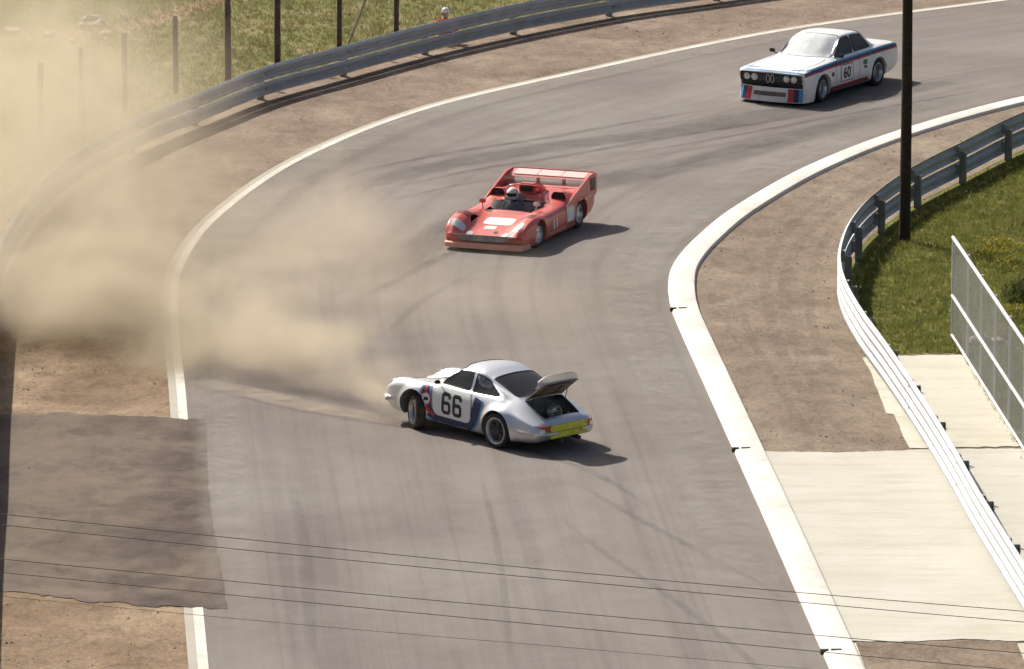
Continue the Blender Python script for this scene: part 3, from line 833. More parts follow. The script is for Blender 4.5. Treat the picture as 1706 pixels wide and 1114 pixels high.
# ------------------------------------------------------------------ car building tools
def pchip(t, v, q):
    """monotone cubic through (t, v) evaluated at q"""
    n = len(t)
    h = [t[i + 1] - t[i] for i in range(n - 1)]
    dl = [(v[i + 1] - v[i]) / h[i] for i in range(n - 1)]
    m = [0.0] * n
    m[0], m[-1] = dl[0], dl[-1]
    for i in range(1, n - 1):
        if dl[i - 1] * dl[i] > 0:
            w1 = 2 * h[i] + h[i - 1]; w2 = h[i] + 2 * h[i - 1]
            m[i] = (w1 + w2) / (w1 / dl[i - 1] + w2 / dl[i])
    out = []
    i = 0
    for x in q:
        while i < n - 2 and x > t[i + 1]: i += 1
        s = (x - t[i]) / h[i]
        out.append((2 * s ** 3 - 3 * s * s + 1) * v[i] + (s ** 3 - 2 * s * s + s) * h[i] * m[i] + (-2 * s ** 3 + 3 * s * s) * v[i + 1] + (s ** 3 - s * s) * h[i] * m[i + 1])
    return out

def loft(stations, nx, ns, face_mat, flares=()):
    """stations: list of (nominal x, [(x, y, z) ...]) from nose to tail; returns a closed bmesh"""
    rows = []
    for nom, pts in stations:
        P = [Vector(p) for p in pts]
        t = [0.0]
        for a, b in zip(P, P[1:]): t.append(t[-1] + max(1e-4, (b - a).length))
        q = [t[j] + (t[j + 1] - t[j]) * k / ns for j in range(len(P) - 1) for k in range(ns)] + [t[-1]]
        xs, ys, zs = (pchip(t, [p[c] for p in P], q) for c in range(3))
        rows.append([Vector((a, max(0.0, b), c)) for a, b, c in zip(xs, ys, zs)])
    tn = [-s[0] for s in stations]
    q = [tn[i] + (tn[i + 1] - tn[i]) * k / nx for i in range(len(tn) - 1) for k in range(nx)] + [tn[-1]]
    Mh = len(rows[0]) - 1
    grid = [[None] * (Mh + 1) for _ in q]
    for k in range(Mh + 1):
        c = [pchip(tn, [r[k][a] for r in rows], q) for a in range(3)]
        for i in range(len(q)):
            p = Vector((c[0][i], max(0.0, c[1][i]), c[2][i]))
            for fx, fz, r0, r1, amt in flares:
                d = math.hypot(p.x - fx, p.z - fz)
                if p.y > 0.55 and d < r1:
                    s = 1 - max(0.0, (d - r0) / (r1 - r0)); s = s * s * (3 - 2 * s)
                    p.y += amt * s * min(1.0, (p.y - 0.55) / 0.15)
            if k in (0, Mh): p.y = 0.0
            grid[i][k] = p
    bm = bmesh.new(); ring = []
    for i in range(len(q)):
        left = [bm.verts.new(p) for p in grid[i]]
        right = [left[0]] + [bm.verts.new((p.x, -p.y, p.z)) for p in grid[i][1:-1]] + [left[-1]]
        ring.append((left, right))
    for i in range(len(q) - 1):
        for k in range(Mh):
            mt = face_mat(i // nx, k // ns)
            for sd in (0, 1):
                a, b = ring[i][sd], ring[i + 1][sd]
                f = bm.faces.new((a[k], a[k + 1], b[k + 1], b[k]) if sd == 0 else (a[k], b[k], b[k + 1], a[k + 1]))
                f.material_index = mt; f.smooth = True
    for i in (0, len(q) - 1):
        l, r = ring[i]
        for k in range(Mh):
            vs = [l[k], l[k + 1], r[k + 1], r[k]]
            vs = [v for j, v in enumerate(vs) if v not in vs[:j]]
            if len(vs) > 2: bm.faces.new(vs).smooth = True
    bmesh.ops.recalc_face_normals(bm, faces=bm.faces)
    return bm

def evaluated(o):
    dg = bpy.context.evaluated_depsgraph_get()
    return bpy.data.meshes.new_from_object(o.evaluated_get(dg), depsgraph=dg)

def cut_wells(bm, wells, slots, widx):
    """boolean out the wheel wells; wells: (x, z, radius, inner y)"""
    me = mesh_of(bm, 'body')
    for _ in range(slots): me.materials.append(M['well'])
    o = bpy.data.objects.new('tmp_body', me); COL.objects.link(o)
    cb = bmesh.new()
    for x, z, r, yi in wells:
        for s in (1, -1):
            lathe(cb, [(r, s * yi), (r, s * 1.3)], 40, 'y', (x, 0, z))
    bmesh.ops.recalc_face_normals(cb, faces=cb.faces)
    for f in cb.faces: f.material_index = widx
    cm = mesh_of(cb, 'cut')
    for _ in range(slots): cm.materials.append(M['well'])
    c = bpy.data.objects.new('tmp_cut', cm); COL.objects.link(c)
    md = o.modifiers.new('b', 'BOOLEAN'); md.operation = 'DIFFERENCE'; md.solver = 'EXACT'; md.object = c
    bpy.context.view_layer.update()
    res = evaluated(o)
    bpy.data.objects.remove(o); bpy.data.objects.remove(c)
    return res

def pick(me, test):
    """new mesh with only the faces that pass the test"""
    bm = bmesh.new(); bm.from_mesh(me)
    bm.faces.ensure_lookup_table()
    bmesh.ops.delete(bm, geom=[f for f in bm.faces if not test(f)], context='FACES')
    return bm

def thicken(name, bm, mats, parent, t=0.014, ang=32, inner=True):
    """give a sheet thickness inwards; the last material is the inside"""
    me = mesh_of(bm, name)
    me.materials.clear()
    for m in mats: me.materials.append(m)
    o = bpy.data.objects.new('tmp', me); COL.objects.link(o)
    md = o.modifiers.new('s', 'SOLIDIFY'); md.thickness = t; md.offset = -1; md.material_offset = len(mats) if inner else 0
    md.use_even_offset = False
    bpy.context.view_layer.update()
    res = evaluated(o); bpy.data.objects.remove(o)
    res.name = name
    res.shade_smooth(); res.set_sharp_from_angle(angle=R(ang))
    o = bpy.data.objects.new(name, res); COL.objects.link(o); o.parent = parent
    return o

def border_loops(me):
    bm = bmesh.new(); bm.from_mesh(me)
    es = {e for e in bm.edges if e.is_boundary}; loops = []
    while es:
        e = es.pop(); a, b = e.verts; lp = [a, b]
        while True:
            nx = next((x for x in lp[-1].link_edges if x in es), None)
            if nx is None: break
            es.remove(nx); lp.append(nx.other_vert(lp[-1]))
        loops.append([v.co.copy() for v in lp])
    bm.free()
    return loops

def pane(name, bm, mat_, parent, seal=0.010, sealm='black', t=0.005):
    me0 = mesh_of(bm, name)
    loops = border_loops(me0)
    b2 = bmesh.new(); b2.from_mesh(me0)
    o = thicken(name, b2, [mat_], parent, t, 40, inner=False)
    sb = bmesh.new()
    for lp in loops:
        if len(lp) > 6: tube(sb, lp[:-1][::2] + [lp[0], lp[1]], seal, 6, cap=False)
    if seal: obj('seal', sb, M[sealm], o, 60)
    return o

class Decals:
    """print laid on a body: 2D shapes projected along an axis, lifted a few millimetres"""
    def __init__(self, me, parent):
        bm = bmesh.new(); bm.from_mesh(me); self.bvh = BVHTree.FromBMesh(bm); bm.free(); self.parent = parent
    def put(self, name, shapes, view, mat_, lift=0.004, grid=0.05, me2d=None, thick=0.0):
        """view 'L','R' (u = x, v = z), 'T' (u = x, v = y), 'F','B' (u = y, v = z)"""
        bm = bmesh.new()
        if me2d is not None: bm.from_mesh(me2d)
        for poly in shapes:
            vs = [bm.verts.new((u, v, 0)) for u, v in poly]
            bm.faces.new(vs)
        bmesh.ops.triangulate(bm, faces=bm.faces[:])
        us = [v.co.x for v in bm.verts]; vv = [v.co.y for v in bm.verts]
        for lo, hi, n in ((min(us), max(us), Vector((1, 0, 0))), (min(vv), max(vv), Vector((0, 1, 0)))):
            g = lo + grid
            while g < hi:
                bmesh.ops.bisect_plane(bm, geom=bm.verts[:] + bm.edges[:] + bm.faces[:], plane_co=n * g, plane_no=n)
                g += grid
        bmesh.ops.triangulate(bm, faces=bm.faces[:])
        bad = []
        for v in bm.verts:
            u, w = v.co.x, v.co.y
            org, d = {'L': (Vector((u, 3, w)), Vector((0, -1, 0))), 'R': (Vector((u, -3, w)), Vector((0, 1, 0))), 'T': (Vector((u, w, 3)), Vector((0, 0, -1))),
                      'F': (Vector((4, u, w)), Vector((-1, 0, 0))), 'B': (Vector((-4, u, w)), Vector((1, 0, 0)))}[view]
            hit, nrm, _, _ = self.bvh.ray_cast(org, d)
            if hit is None: bad.append(v); continue
            if nrm.dot(d) > 0: nrm = -nrm
            v.co = hit + nrm * lift
        bmesh.ops.delete(bm, geom=bad, context='VERTS')
        if not bm.faces: bm.free(); return None
        # face outwards
        d = {'L': Vector((0, 1, 0)), 'R': Vector((0, -1, 0)), 'T': Vector((0, 0, 1)), 'F': Vector((1, 0, 0)), 'B': Vector((-1, 0, 0))}[view]
        for f in bm.faces:
            f.normal_update()
            if f.normal.dot(d) < 0: f.normal_flip()
            f.smooth = True
        if thick:
            return thicken(name, bm, [mat_], self.parent, thick, 40, inner=False)
        return link(name, mesh_of(bm, name), mat_, self.parent)
    def text(self, name, s, view, c, h, mat_, lift=0.008, stretch=1.0, bold=0.02, rot=0.0):
        cu = bpy.data.curves.new('t', 'FONT'); cu.body = s; cu.size = 1.0; cu.align_x = 'CENTER'; cu.align_y = 'CENTER'; cu.offset = bold; cu.resolution_u = 4
        o = bpy.data.objects.new('tmp_t', cu); COL.objects.link(o); bpy.context.view_layer.update()
        me = evaluated(o); bpy.data.objects.remove(o)
        ys = [v.co.y for v in me.vertices]; hh = max(ys) - min(ys); yc = (max(ys) + min(ys)) / 2
        xs = [v.co.x for v in me.vertices]; xc = (max(xs) + min(xs)) / 2
        k = h / hh; flip = -1 if view in ('L', 'F') else 1
        if view == 'F': flip = 1
        for v in me.vertices:
            u = (v.co.x - xc) * k * stretch; w = (v.co.y - yc) * k
            u, w = u * math.cos(rot) - w * math.sin(rot), u * math.sin(rot) + w * math.cos(rot)
            v.co = (c[0] + flip * u, c[1] + w, 0)
        return self.put(name, [], view, mat_, lift, 0.05, me)

def circle(c, r, n=24, ry=None): return [(c[0] + r * math.cos(2 * math.pi * k / n), c[1] + (ry or r) * math.sin(2 * math.pi * k / n)) for k in range(n)]
def rrect(u0, v0, u1, v1, r, n=5):
    out = []
    for cx, cy, a0 in ((u1 - r, v1 - r, 0), (u0 + r, v1 - r, 90), (u0 + r, v0 + r, 180), (u1 - r, v0 + r, 270)):
        for k in range(n + 1):
            a = R(a0 + 90 * k / n); out.append((cx + r * math.cos(a), cy + r * math.sin(a)))
    return out
def strip2(pts, w, off=0.0):
    """quads along a 2D polyline, offset sideways"""
    P = [Vector((*p, 0)) for p in pts]; A = offset(P, off - w / 2); B = offset(P, off + w / 2)
    return [[(A[i].x, A[i].y), (A[i + 1].x, A[i + 1].y), (B[i + 1].x, B[i + 1].y), (B[i].x, B[i].y)] for i in range(len(P) - 1)]
def curve2(pts, n=6): return [(p.x, p.y) for p in smooth([Vector((*p, 0)) for p in pts], n)]

_wheel_cache = {}
def wheel(parent, x, y, r, w, rr, style, steer=0.0, tyre='rubber', camber=0.0):
    """wheel empty with tyre and rim; y > 0 is the left side"""
    s = 1 if y > 0 else -1
    key = (r, w, rr, style, s)
    if key not in _wheel_cache:
        h = w / 2
        bm = bmesh.new()
        lathe(bm, [(rr, s * -h * .9), (rr + .03, -h * s), (r - .045, -h * s), (r - .012, s * -h * .86), (r, s * -h * .55), (r, 0), (r, s * h * .55), (r - .012, s * h * .86), (r - .045, h * s), (rr + .03, h * s), (rr, s * h * .88)], 40, 'y', close=True)
        bmesh.ops.recalc_face_normals(bm, faces=bm.faces)
        tm = mesh_of(bm, 'tyre'); tm.shade_smooth(); tm.set_sharp_from_angle(angle=R(40))
        bm = bmesh.new()
        lathe(bm, [(rr + .006, h * .92 * s), (rr - .008, h * .95 * s), (rr - .022, h * .80 * s), (rr - .040, h * .25 * s), (rr - .05, -h * .4 * s), (rr - .05, -h * .5 * s), (rr, -h * .5 * s)], 40, 'y', close=True)
        bmesh.ops.recalc_face_normals(bm, faces=bm.faces)
        rm = mesh_of(bm, 'rim'); rm.shade_smooth(); rm.set_sharp_from_angle(angle=R(35))
        bm = bmesh.new()
        n = {'petal': 5, 'mesh': 10, 'disc': 4}[style]
        face = h * (.30 if style != 'disc' else .62) * s
        lathe(bm, [(0.065, face + .03 * s), (0.075, face), (0.065, face - .05 * s)], 20, 'y')
        for k in range(n):
            a = 2 * math.pi * k / n + .3
            hw = {'petal': .052, 'mesh': .016, 'disc': .07}[style]
            p0 = Vector((math.cos(a), 0, math.sin(a))); q = Vector((-math.sin(a), 0, math.cos(a)))
            R0, R1 = .05, rr - .03
            pts = [(R0, hw * .8), (R0 + (R1 - R0) * .6, hw * 1.15), (R1, hw * 1.0)]
            A = []
            for rd, ww in pts:
                A.append([bm.verts.new(p0 * rd + q * (sg * ww) + Vector((0, face + dz * s, 0))) for sg in (-1, 1) for dz in (.012, -.02)])
            for u, v in zip(A, A[1:]):
                for i0, i1 in ((0, 2), (2, 3), (3, 1), (1, 0)):
                    bm.faces.new((u[i0], u[i1], v[i1], v[i0]))
        bmesh.ops.recalc_face_normals(bm, faces=bm.faces)
        sm = mesh_of(bm, 'spokes')
        bm = bmesh.new(); lathe(bm, [(rr - .03, -h * .2 * s), (rr - .03, -h * .3 * s)], 30, 'y'); bmesh.ops.recalc_face_normals(bm, faces=bm.faces); dm = mesh_of(bm, 'brake')
        tm.materials.append(M[tyre]); rm.materials.append(M['alloy']); sm.materials.append(M[{'petal': 'alloy_dark', 'mesh': 'alloy_gold', 'disc': 'alloy'}[style]]); dm.materials.append(M['interior'])
        _wheel_cache[key] = (tm, rm, sm, dm)
    tm, rm, sm, dm = _wheel_cache[key]
    e = empty('wheel', (x, y, r - 0.006), 0, parent); e.rotation_euler = (camber, 0, steer)
    if tyre != 'rubber':
        tm = tm.copy(); tm.materials.clear(); tm.materials.append(M[tyre])
    for nm, me in (('tyre', tm), ('rim', rm), ('spokes', sm), ('brake_disc', dm)):
        link(nm, me, None, e)
    return e

# people: one continuous skin grown round a skeleton of tapered limbs
def body_mesh(chains, voxel=0.016):
    bm = bmesh.new()
    for pts, rs in chains:
        tube(bm, pts, rs, 12)
        for p, r in zip(pts, rs): bmesh.ops.create_icosphere(bm, subdivisions=2, radius=r * 1.0, matrix=Matrix.Translation(p))
    bmesh.ops.recalc_face_normals(bm, faces=bm.faces)
    me = mesh_of(bm, 'person')
    o = bpy.data.objects.new('tmp', me); COL.objects.link(o)
    md = o.modifiers.new('r', 'REMESH'); md.mode = 'VOXEL'; md.voxel_size = voxel
    ms = o.modifiers.new('s', 'SMOOTH'); ms.factor = 0.5; ms.iterations = 3
    bpy.context.view_layer.update()
    res = evaluated(o); bpy.data.objects.remove(o)
    res.shade_smooth()
    return res

def hand_chain(p, d, up, side):
    """five fingers curled from a palm at p pointing along d"""
    p = Vector(p); d = Vector(d).normalized(); up = Vector(up).normalized(); rt = d.cross(up).normalized()
    out = [([p - d * .02, p + d * .06], [.032, .036])]
    for k, ln in enumerate((.070, .080, .075, .060)):
        o = p + d * .065 + rt * (k - 1.5) * .021
        out.append(([o, o + d * ln * .5 - up * .008, o + d * ln * .6 - up * ln * .55], [.0095, .009, .008]))
    t = p + d * .01 + rt * side * .035
    out.append(([t, t + rt * side * .025 + d * .035 - up * .01, t + rt * side * .012 + d * .065 - up * .03], [.012, .011, .009]))
    return out

def driver(carroot, hip, lean, helm, suit, lab, wheel_c):
    """seated driver; hip in car coordinates, lean = backward slope of the torso"""
    Mw = carroot.matrix_world
    hx, hy, hz = hip
    sh = Vector((hx - lean, hy, hz + .50))
    V = Vector
    ch = [([V((hx, hy, hz)), V((hx - lean * .3, hy, hz + .16)), V((hx - lean * .75, hy, hz + .38)), sh], [.155, .145, .165, .10]),
          ([sh + V((0, -.15, -.02)), sh + V((0, .15, -.02))], [.075, .075]),
          ([sh, sh + V((0.02, 0, .12))], [.06, .055]),
          ([sh + V((.03, 0, .15)), sh + V((.05, 0, .22))], [.085, .085])]
    for s in (-1, 1):
        a = sh + V((0, s * .185, -.03)); w = V(wheel_c) + V((-.06, s * .15, .03)); el = a.lerp(w, .48) + V((0, s * .09, -.13))
        ch.append(([a, el, w], [.062, .046, .032]))
        ch += hand_chain(w, (w - el), (0, 0, 1), -s)
        k = V((hx + .42, hy + s * .10, hz + .14)); ft = V((hx + .82, hy + s * .09, hz - .02))
        ch.append(([V((hx, hy + s * .09, hz)), k, ft, ft + V((.06, 0, .10))], [.095, .066, .045, .038]))
    root = empty('person'); root.matrix_world = Mw
    root['label'] = lab; root['category'] = 'person'
    link('body', body_mesh(ch), M[suit], root)
    hc = sh + V((.05, 0, .20))
    bm = bmesh.new(); bmesh.ops.create_uvsphere(bm, u_segments=24, v_segments=16, radius=.142, matrix=Matrix.Translation(hc) @ Matrix.Diagonal((1.08, .95, 1.02, 1)))
    he = obj('helmet', bm, M[helm], root, 60)
    bm = bmesh.new(); rows = []
    for zz in (-.035, .0, .04):
        rows.append([bm.verts.new(hc + V((.158 * math.cos(a) * math.sqrt(max(0, 1 - (zz / .146) ** 2)), .141 * math.sin(a) * math.sqrt(max(0, 1 - (zz / .146) ** 2)), zz))) for a in [R(-62 + 124 * k / 14) for k in range(15)]])
    for A, B in zip(rows, rows[1:]):
        for k in range(14): bm.faces.new((A[k], A[k + 1], B[k + 1], B[k]))
    obj('visor', bm, M['visor'], he, 60)
    return root

def steering(parent, c, r=.18):
    bm = bmesh.new()
    pts = [Vector(c) + Matrix.Rotation(R(-25), 3, 'Y') @ Vector((0, r * math.cos(a), r * math.sin(a))) for a in [2 * math.pi * k / 24 for k in range(25)]]
    tube(bm, pts, .013, 6, cap=False)
    for a in (0, 120, 240):
        tube(bm, [Vector(c), Vector(c) + Matrix.Rotation(R(-25), 3, 'Y') @ Vector((0, r * math.cos(R(a + 90)), r * math.sin(R(a + 90))))], .010, 6)
    tube(bm, [Vector(c), Vector(c) + Vector((.35, 0, -.12))], .015, 6)
    return obj('steering_wheel', bm, M['black'], parent, 50)

def seat(parent, x, y, z):
    bm = bmesh.new()
    box(bm, (x + .08, y, z - .08), (.46, .44, .10), bevel=.03)
    box(bm, (x - .25, y, z + .26), (.10, .44, .64), Matrix.Rotation(R(-18), 3, 'Y'), bevel=.03)
    return obj('seat', bm, M['interior'], parent, 40)

def st(nom, pts, dx=None):
    dx = dx or {}
    return (nom, [(dx.get(i, nom), y, z) for i, (y, z) in enumerate(pts)])


def block_six(dc, vw, c, size):
    w, h = size; t = .068; m = h * .60; k = .05; gap = .05
    six = [[(0, k), (k, 0), (t, 0), (t, h), (k, h), (0, h - k)], [(t, 0), (w - t, 0), (w - t, t), (t, t)],
           [(w - t, 0), (w - k, 0), (w, k), (w, m - k), (w - k, m), (w - t, m)], [(t, m - t), (w - t, m - t), (w - t, m), (t, m)],
           [(t, h - t), (w - t, h - t), (w - t, h), (t, h)], [(w - t, h), (w - k, h), (w, h - k), (w, h - .11), (w - t, h - .11)]]
    sg = -1 if vw == 'L' else 1
    for u0 in (-w - gap / 2, gap / 2):
        dc.put('race_number', [[(c[0] + sg * (u0 + u), c[1] - h / 2 + v) for u, v in p] for p in six], vw, M['pblack'], .0125)

# ------------------------------------------------------------------ silver coupe with the open engine lid
def silver_coupe():
    root = empty('race_car', (0, 0, 0))
    tag(root, 'silver coupe number 66 spinning with its engine lid open', 'race car')
    S_ = [
        st(2.08, [(0, .30), (.40, .30), (.56, .38), (.57, .46), (.46, .515), (.40, .52), (.34, .525), (.28, .53), (.15, .53), (0, .53)]),
        st(2.00, [(0, .17), (.52, .17), (.69, .36), (.70, .50), (.57, .59), (.51, .59), (.43, .585), (.36, .585), (.18, .59), (0, .59)]),
        st(1.80, [(0, .15), (.66, .15), (.77, .40), (.76, .60), (.64, .735), (.57, .73), (.48, .68), (.40, .655), (.2, .65), (0, .655)]),
        st(1.50, [(0, .15), (.70, .15), (.80, .45), (.785, .67), (.66, .795), (.58, .795), (.50, .745), (.42, .715), (.2, .715), (0, .72)]),
        st(1.13, [(0, .15), (.72, .15), (.80, .46), (.79, .70), (.67, .815), (.60, .815), (.52, .785), (.44, .77), (.2, .775), (0, .78)]),
        st(.74, [(0, .15), (.73, .15), (.80, .47), (.78, .72), (.70, .835), (.655, .855), (.62, .86), (.58, .866), (.3, .862), (0, .862)], {4: .66, 5: .60, 6: .61, 7: .62, 8: .80, 9: .84}),
        st(.30, [(0, .15), (.73, .15), (.80, .47), (.785, .72), (.72, .85), (.672, .885), (.545, 1.185), (.505, 1.225), (.28, 1.262), (0, 1.27)], {4: .45, 5: .50, 6: .12, 7: .06, 8: .15, 9: .17}),
        st(-.25, [(0, .15), (.73, .15), (.80, .47), (.79, .72), (.735, .855), (.695, .895), (.565, 1.212), (.53, 1.25), (.28, 1.297), (0, 1.306)]),
        st(-.34, [(0, .15), (.73, .15), (.80, .47), (.79, .72), (.737, .857), (.697, .897), (.565, 1.21), (.53, 1.248), (.28, 1.293), (0, 1.302)]),
        st(-.82, [(0, .15), (.72, .15), (.82, .47), (.805, .72), (.735, .87), (.675, .925), (.535, 1.12), (.495, 1.165), (.28, 1.212), (0, 1.225)], {4: -1.02, 5: -1.02, 6: -.70, 7: -.70, 8: -.72, 9: -.72}),
        st(-1.22, [(0, .16), (.72, .16), (.84, .47), (.83, .70), (.72, .83), (.63, .885), (.55, .925), (.49, .945), (.30, .958), (0, .965)], {2: -1.135, 3: -1.18, 4: -1.25, 5: -1.27, 6: -1.27, 7: -1.32, 8: -1.38, 9: -1.40}),
        st(-1.48, [(0, .18), (.72, .18), (.83, .46), (.81, .66), (.71, .765), (.62, .825), (.54, .865), (.47, .893), (.30, .905), (0, .912)]),
        st(-2.00, [(0, .24), (.68, .24), (.76, .42), (.735, .53), (.66, .585), (.58, .62), (.51, .64), (.44, .655), (.28, .665), (0, .67)]),
        st(-2.10, [(0, .28), (.62, .28), (.71, .42), (.68, .50), (.61, .55), (.54, .58), (.47, .60), (.40, .61), (.25, .615), (0, .62)]),
        st(-2.145, [(0, .33), (.54, .33), (.63, .42), (.60, .47), (.54, .515), (.48, .535), (.42, .55), (.36, .555), (.2, .56), (0, .565)]),
    ]
    def fm(i, j):
        if i == 5 and j >= 7: return 3
        if i == 6 and j == 5: return 1
        if i == 8 and j == 5: return 2
        if i == 9 and j >= 7: return 4
        if i == 11 and j >= 7: return 6
        return 0
    bm = loft(S_, 7, 6, fm, [(1.135, .31, .30, .50, .055), (-1.135, .32, .32, .54, .075)])
    me = cut_wells(bm, [(1.135, .32, .36, .42), (-1.135, .335, .375, .42)], 7, 5)
    body = thicken('body', pick(me, lambda f: f.material_index in (0, 5)), [M['silver']] + [M['well']] * 5 + [M['bare']], root, .014, 30)
    dc = Decals(me, root)
    for idx, nm, mt in ((1, 'side_window', 'glass'), (2, 'quarter_window', 'glass')):
        for s in (1, -1): pane(nm, pick(me, lambda f: f.material_index == idx and f.calc_center_median().y * s > 0), M[mt], root, .011)
    pane('windscreen', pick(me, lambda f: f.material_index == 3), M['screen'], root, .012)
    pane('rear_window', pick(me, lambda f: f.material_index == 4), M['glass_dark'], root, .014)
    # engine lid, hinged at its front edge and swung up
    lid_bm = pick(me, lambda f: f.material_index == 6)
    hinge = Vector((-1.48, 0, .905))
    lid_bm.transform(Matrix.Translation(-hinge))
    # spoiler lip along the rear edge
    lid = thicken('engine_lid', lid_bm, [M['silver'], M['liner']], root, .016, 30)
    lid.data.materials.clear()
    for m in [M['silver']] + [M['silver']] * 5 + [M['silver'], M['liner']]: lid.data.materials.append(m)
    for p in lid.data.polygons:
        p.material_index = 7 if (p.normal @ Vector((-.42, 0, .9)) if False else p.normal.dot(Vector((-.42, 0, .9)))) < -0.5 else 0
    bm = bmesh.new()
    prof = [(-.34, -.14), (-.44, -.17), (-.54, -.172), (-.645, -.145), (-.65, -.158), (-.57, -.195), (-.52, -.225), (-.44, -.195)]
    K = 16; rings = []
    for k in range(K + 1):
        y = -.50 + 1.0 * k / K; e = 1 - abs(2 * k / K - 1) ** 4 * .45
        rings.append([bm.verts.new((-.36 + (x + .36) * e, y, z)) for x, z in prof])
    for A, B in zip(rings, rings[1:]):
        for q in range(len(prof)): bm.faces.new((A[q], A[(q + 1) % len(prof)], B[(q + 1) % len(prof)], B[q]))
    bm.faces.new(rings[0]); bm.faces.new(rings[-1][::-1])
    obj('spoiler', bm, M['silver'], lid, 40)
    bm = bmesh.new()
    for s in (-1, 1): box(bm, (-.28, s * .19, -.155), (.36, .03, .03), Matrix.Rotation(R(-25), 3, 'Y'))
    box(bm, (-.10, 0, -.085), (.03, .6, .03)); box(bm, (-.44, 0, -.245), (.03, .6, .03))
    obj('lid_brace', bm, M['liner'], lid)
    lid.location = hinge + Vector((0, 0, .02)); lid.rotation_euler = (0, R(64), 0)
    bm = bmesh.new()
    for s in (-1, 1): tube(bm, [(-1.62, s * .42, .82), (-1.68, s * .42, 1.04)], .008, 6)
    obj('lid_stay', bm, M['black'], root)
    # engine bay
    bm = bmesh.new()
    box(bm, (-1.70, 0, .46), (.55, .86, .12)); box(bm, (-1.72, 0, .53), (.34, .42, .18), bevel=.03)
    for s in (-1, 1): box(bm, (-1.70, s * .30, .55), (.36, .14, .16), bevel=.03); tube(bm, [(-1.55, s * .2, .58), (-1.75, s * .36, .63), (-1.88, s * .3, .56)], .035, 8)
    obj('engine', bm, M['engine'], root, 40)
    bm = bmesh.new(); lathe(bm, [(.15, -.06), (.15, .05), (.125, .06), (.125, -.05)], 28, 'x', (-1.78, 0, .66), close=True)
    for k in range(9):
        a = k * 2 * math.pi / 9; box(bm, (-1.78, .075 * math.cos(a), .66 + .075 * math.sin(a)), (.012, .10, .032), Matrix.Rotation(a, 3, 'X'))
    obj('cooling_fan', bm, M['alloy'], root, 40)
    bm = bmesh.new()
    for s in (-1, 1): lathe(bm, [(.055, -.02), (.06, .05)], 14, 'z', (-1.66, s * .27, .68))
    obj('air_funnel', bm, M['chrome'], root, 40)
    # lamps, bumpers, rear panel, mirrors
    for s in (1, -1):
        bm = bmesh.new(); bmesh.ops.create_uvsphere(bm, u_segments=20, v_segments=10, radius=.108, matrix=Matrix.Translation((1.865, s * .60, .625)) @ Matrix.Rotation(R(-22), 4, 'Y') @ Matrix.Diagonal((.55, 1, 1, 1)))
        h = obj('headlight', bm, M['lamp_clear'], root, 60)
        bm = bmesh.new(); pts = [Vector((1.875, s * .60, .625)) + Matrix.Rotation(R(-22), 3, 'Y') @ Vector((.0, .112 * math.cos(a), .112 * math.sin(a))) for a in [2 * math.pi * k / 24 for k in range(25)]]
        tube(bm, pts, .012, 6, cap=False); obj('bezel', bm, M['chrome'], h, 60)
        vw = 'L' if s > 0 else 'R'
        bm = bmesh.new()
        t = []
        for y, x in ((.40, -2.135), (.52, -2.115), (.61, -2.075), (.665, -1.99), (.695, -1.88)): t.append((x, s * y))
        prof = [(.445, -.02), (.445, .03), (.555, .03), (.555, -.03)]
        rings = []
        for i, (x, y) in enumerate(t):
            a = t[max(0, i - 1)]; b = t[min(len(t) - 1, i + 1)]; d = Vector((b[0] - a[0], b[1] - a[1], 0)).normalized(); nn = Vector((d.y, -d.x, 0)) * (-s)
            rings.append([bm.verts.new(Vector((x, y, z)) + nn * (o + .022) * (1 if nn.x < 0 or nn.y * s > 0 else -1)) for z, o in prof])
        for A, B in zip(rings, rings[1:]):
            for q in range(4): bm.faces.new((A[q], A[(q + 1) % 4], B[(q + 1) % 4], B[q]))
        bm.faces.new(rings[0]); bm.faces.new(rings[-1][::-1])
        obj('tail_lamp', bm, M['lamp_red'], root)
        bm = bmesh.new()
        bp = [(-2.185, s * .30, .40), (-2.17, s * .48, .40), (-2.12, s * .63, .40), (-2.02, s * .72, .405), (-1.86, s * .775, .41), (-1.66, s * .80, .415)]
        tube(bm, smooth([Vector(p) for p in bp], 4), .034, 8); obj('rear_bumper', bm, M['silver'], root, 60)
        bm = bmesh.new(); box(bm, (.50, s * .81, .93), (.07, .12, .075), bevel=.02); tube(bm, [(.52, s * .70, .87), (.50, s * .79, .92)], .012, 6)
        obj('wing_mirror', bm, M['black'], root, 40)
        bm = bmesh.new(); tube(bm, [(-2.02, s * .22, .27), (-2.24, s * .22, .255)], .04, 12); obj('exhaust', bm, M['engine'], root, 50)
        dc.put('door_gap', strip2(curve2([(.56, .82), (.58, .55), (.56, .25)]), .012) + strip2([(.56, .25), (-.36, .25)], .012) + strip2(curve2([(-.36, .25), (-.42, .55), (-.36, .86)]), .012), vw, M['black'], .003)
        # stripes: down behind the front wheel, along the sill and up behind the door
        U = curve2([(.82, .83), (.80, .62), (.75, .44), (.64, .31), (.48, .26), (-.10, .255), (-.36, .30), (-.50, .45), (-.56, .62), (-.60, .80)], 6)
        dc.put('stripe_navy', strip2(U, .24), vw, M['navy'], .0045)
        dc.put('stripe_red', strip2(U[:22], .075, -.02), vw, M['red'], .0075)
        dc.put('stripe_light_blue', strip2(U[:26], .045, -.125), vw, M['lblue'], .006)
        dc.put('stripe_light_blue', strip2(U[36:], .045, -.125), vw, M['lblue'], .006)
        dc.put('stripe_blue', strip2(U[:30], .05, .10), vw, M['lblue'], .0062)
        dc.put('number_panel', [rrect(-.40, .30, .62, .835, .14)], vw, M['white'], .009)
        block_six(dc, vw, (.11, .565), (.245, .41))
        dc.put('roundel', [circle((.80, .56), .135)], vw, M['white'], .010)
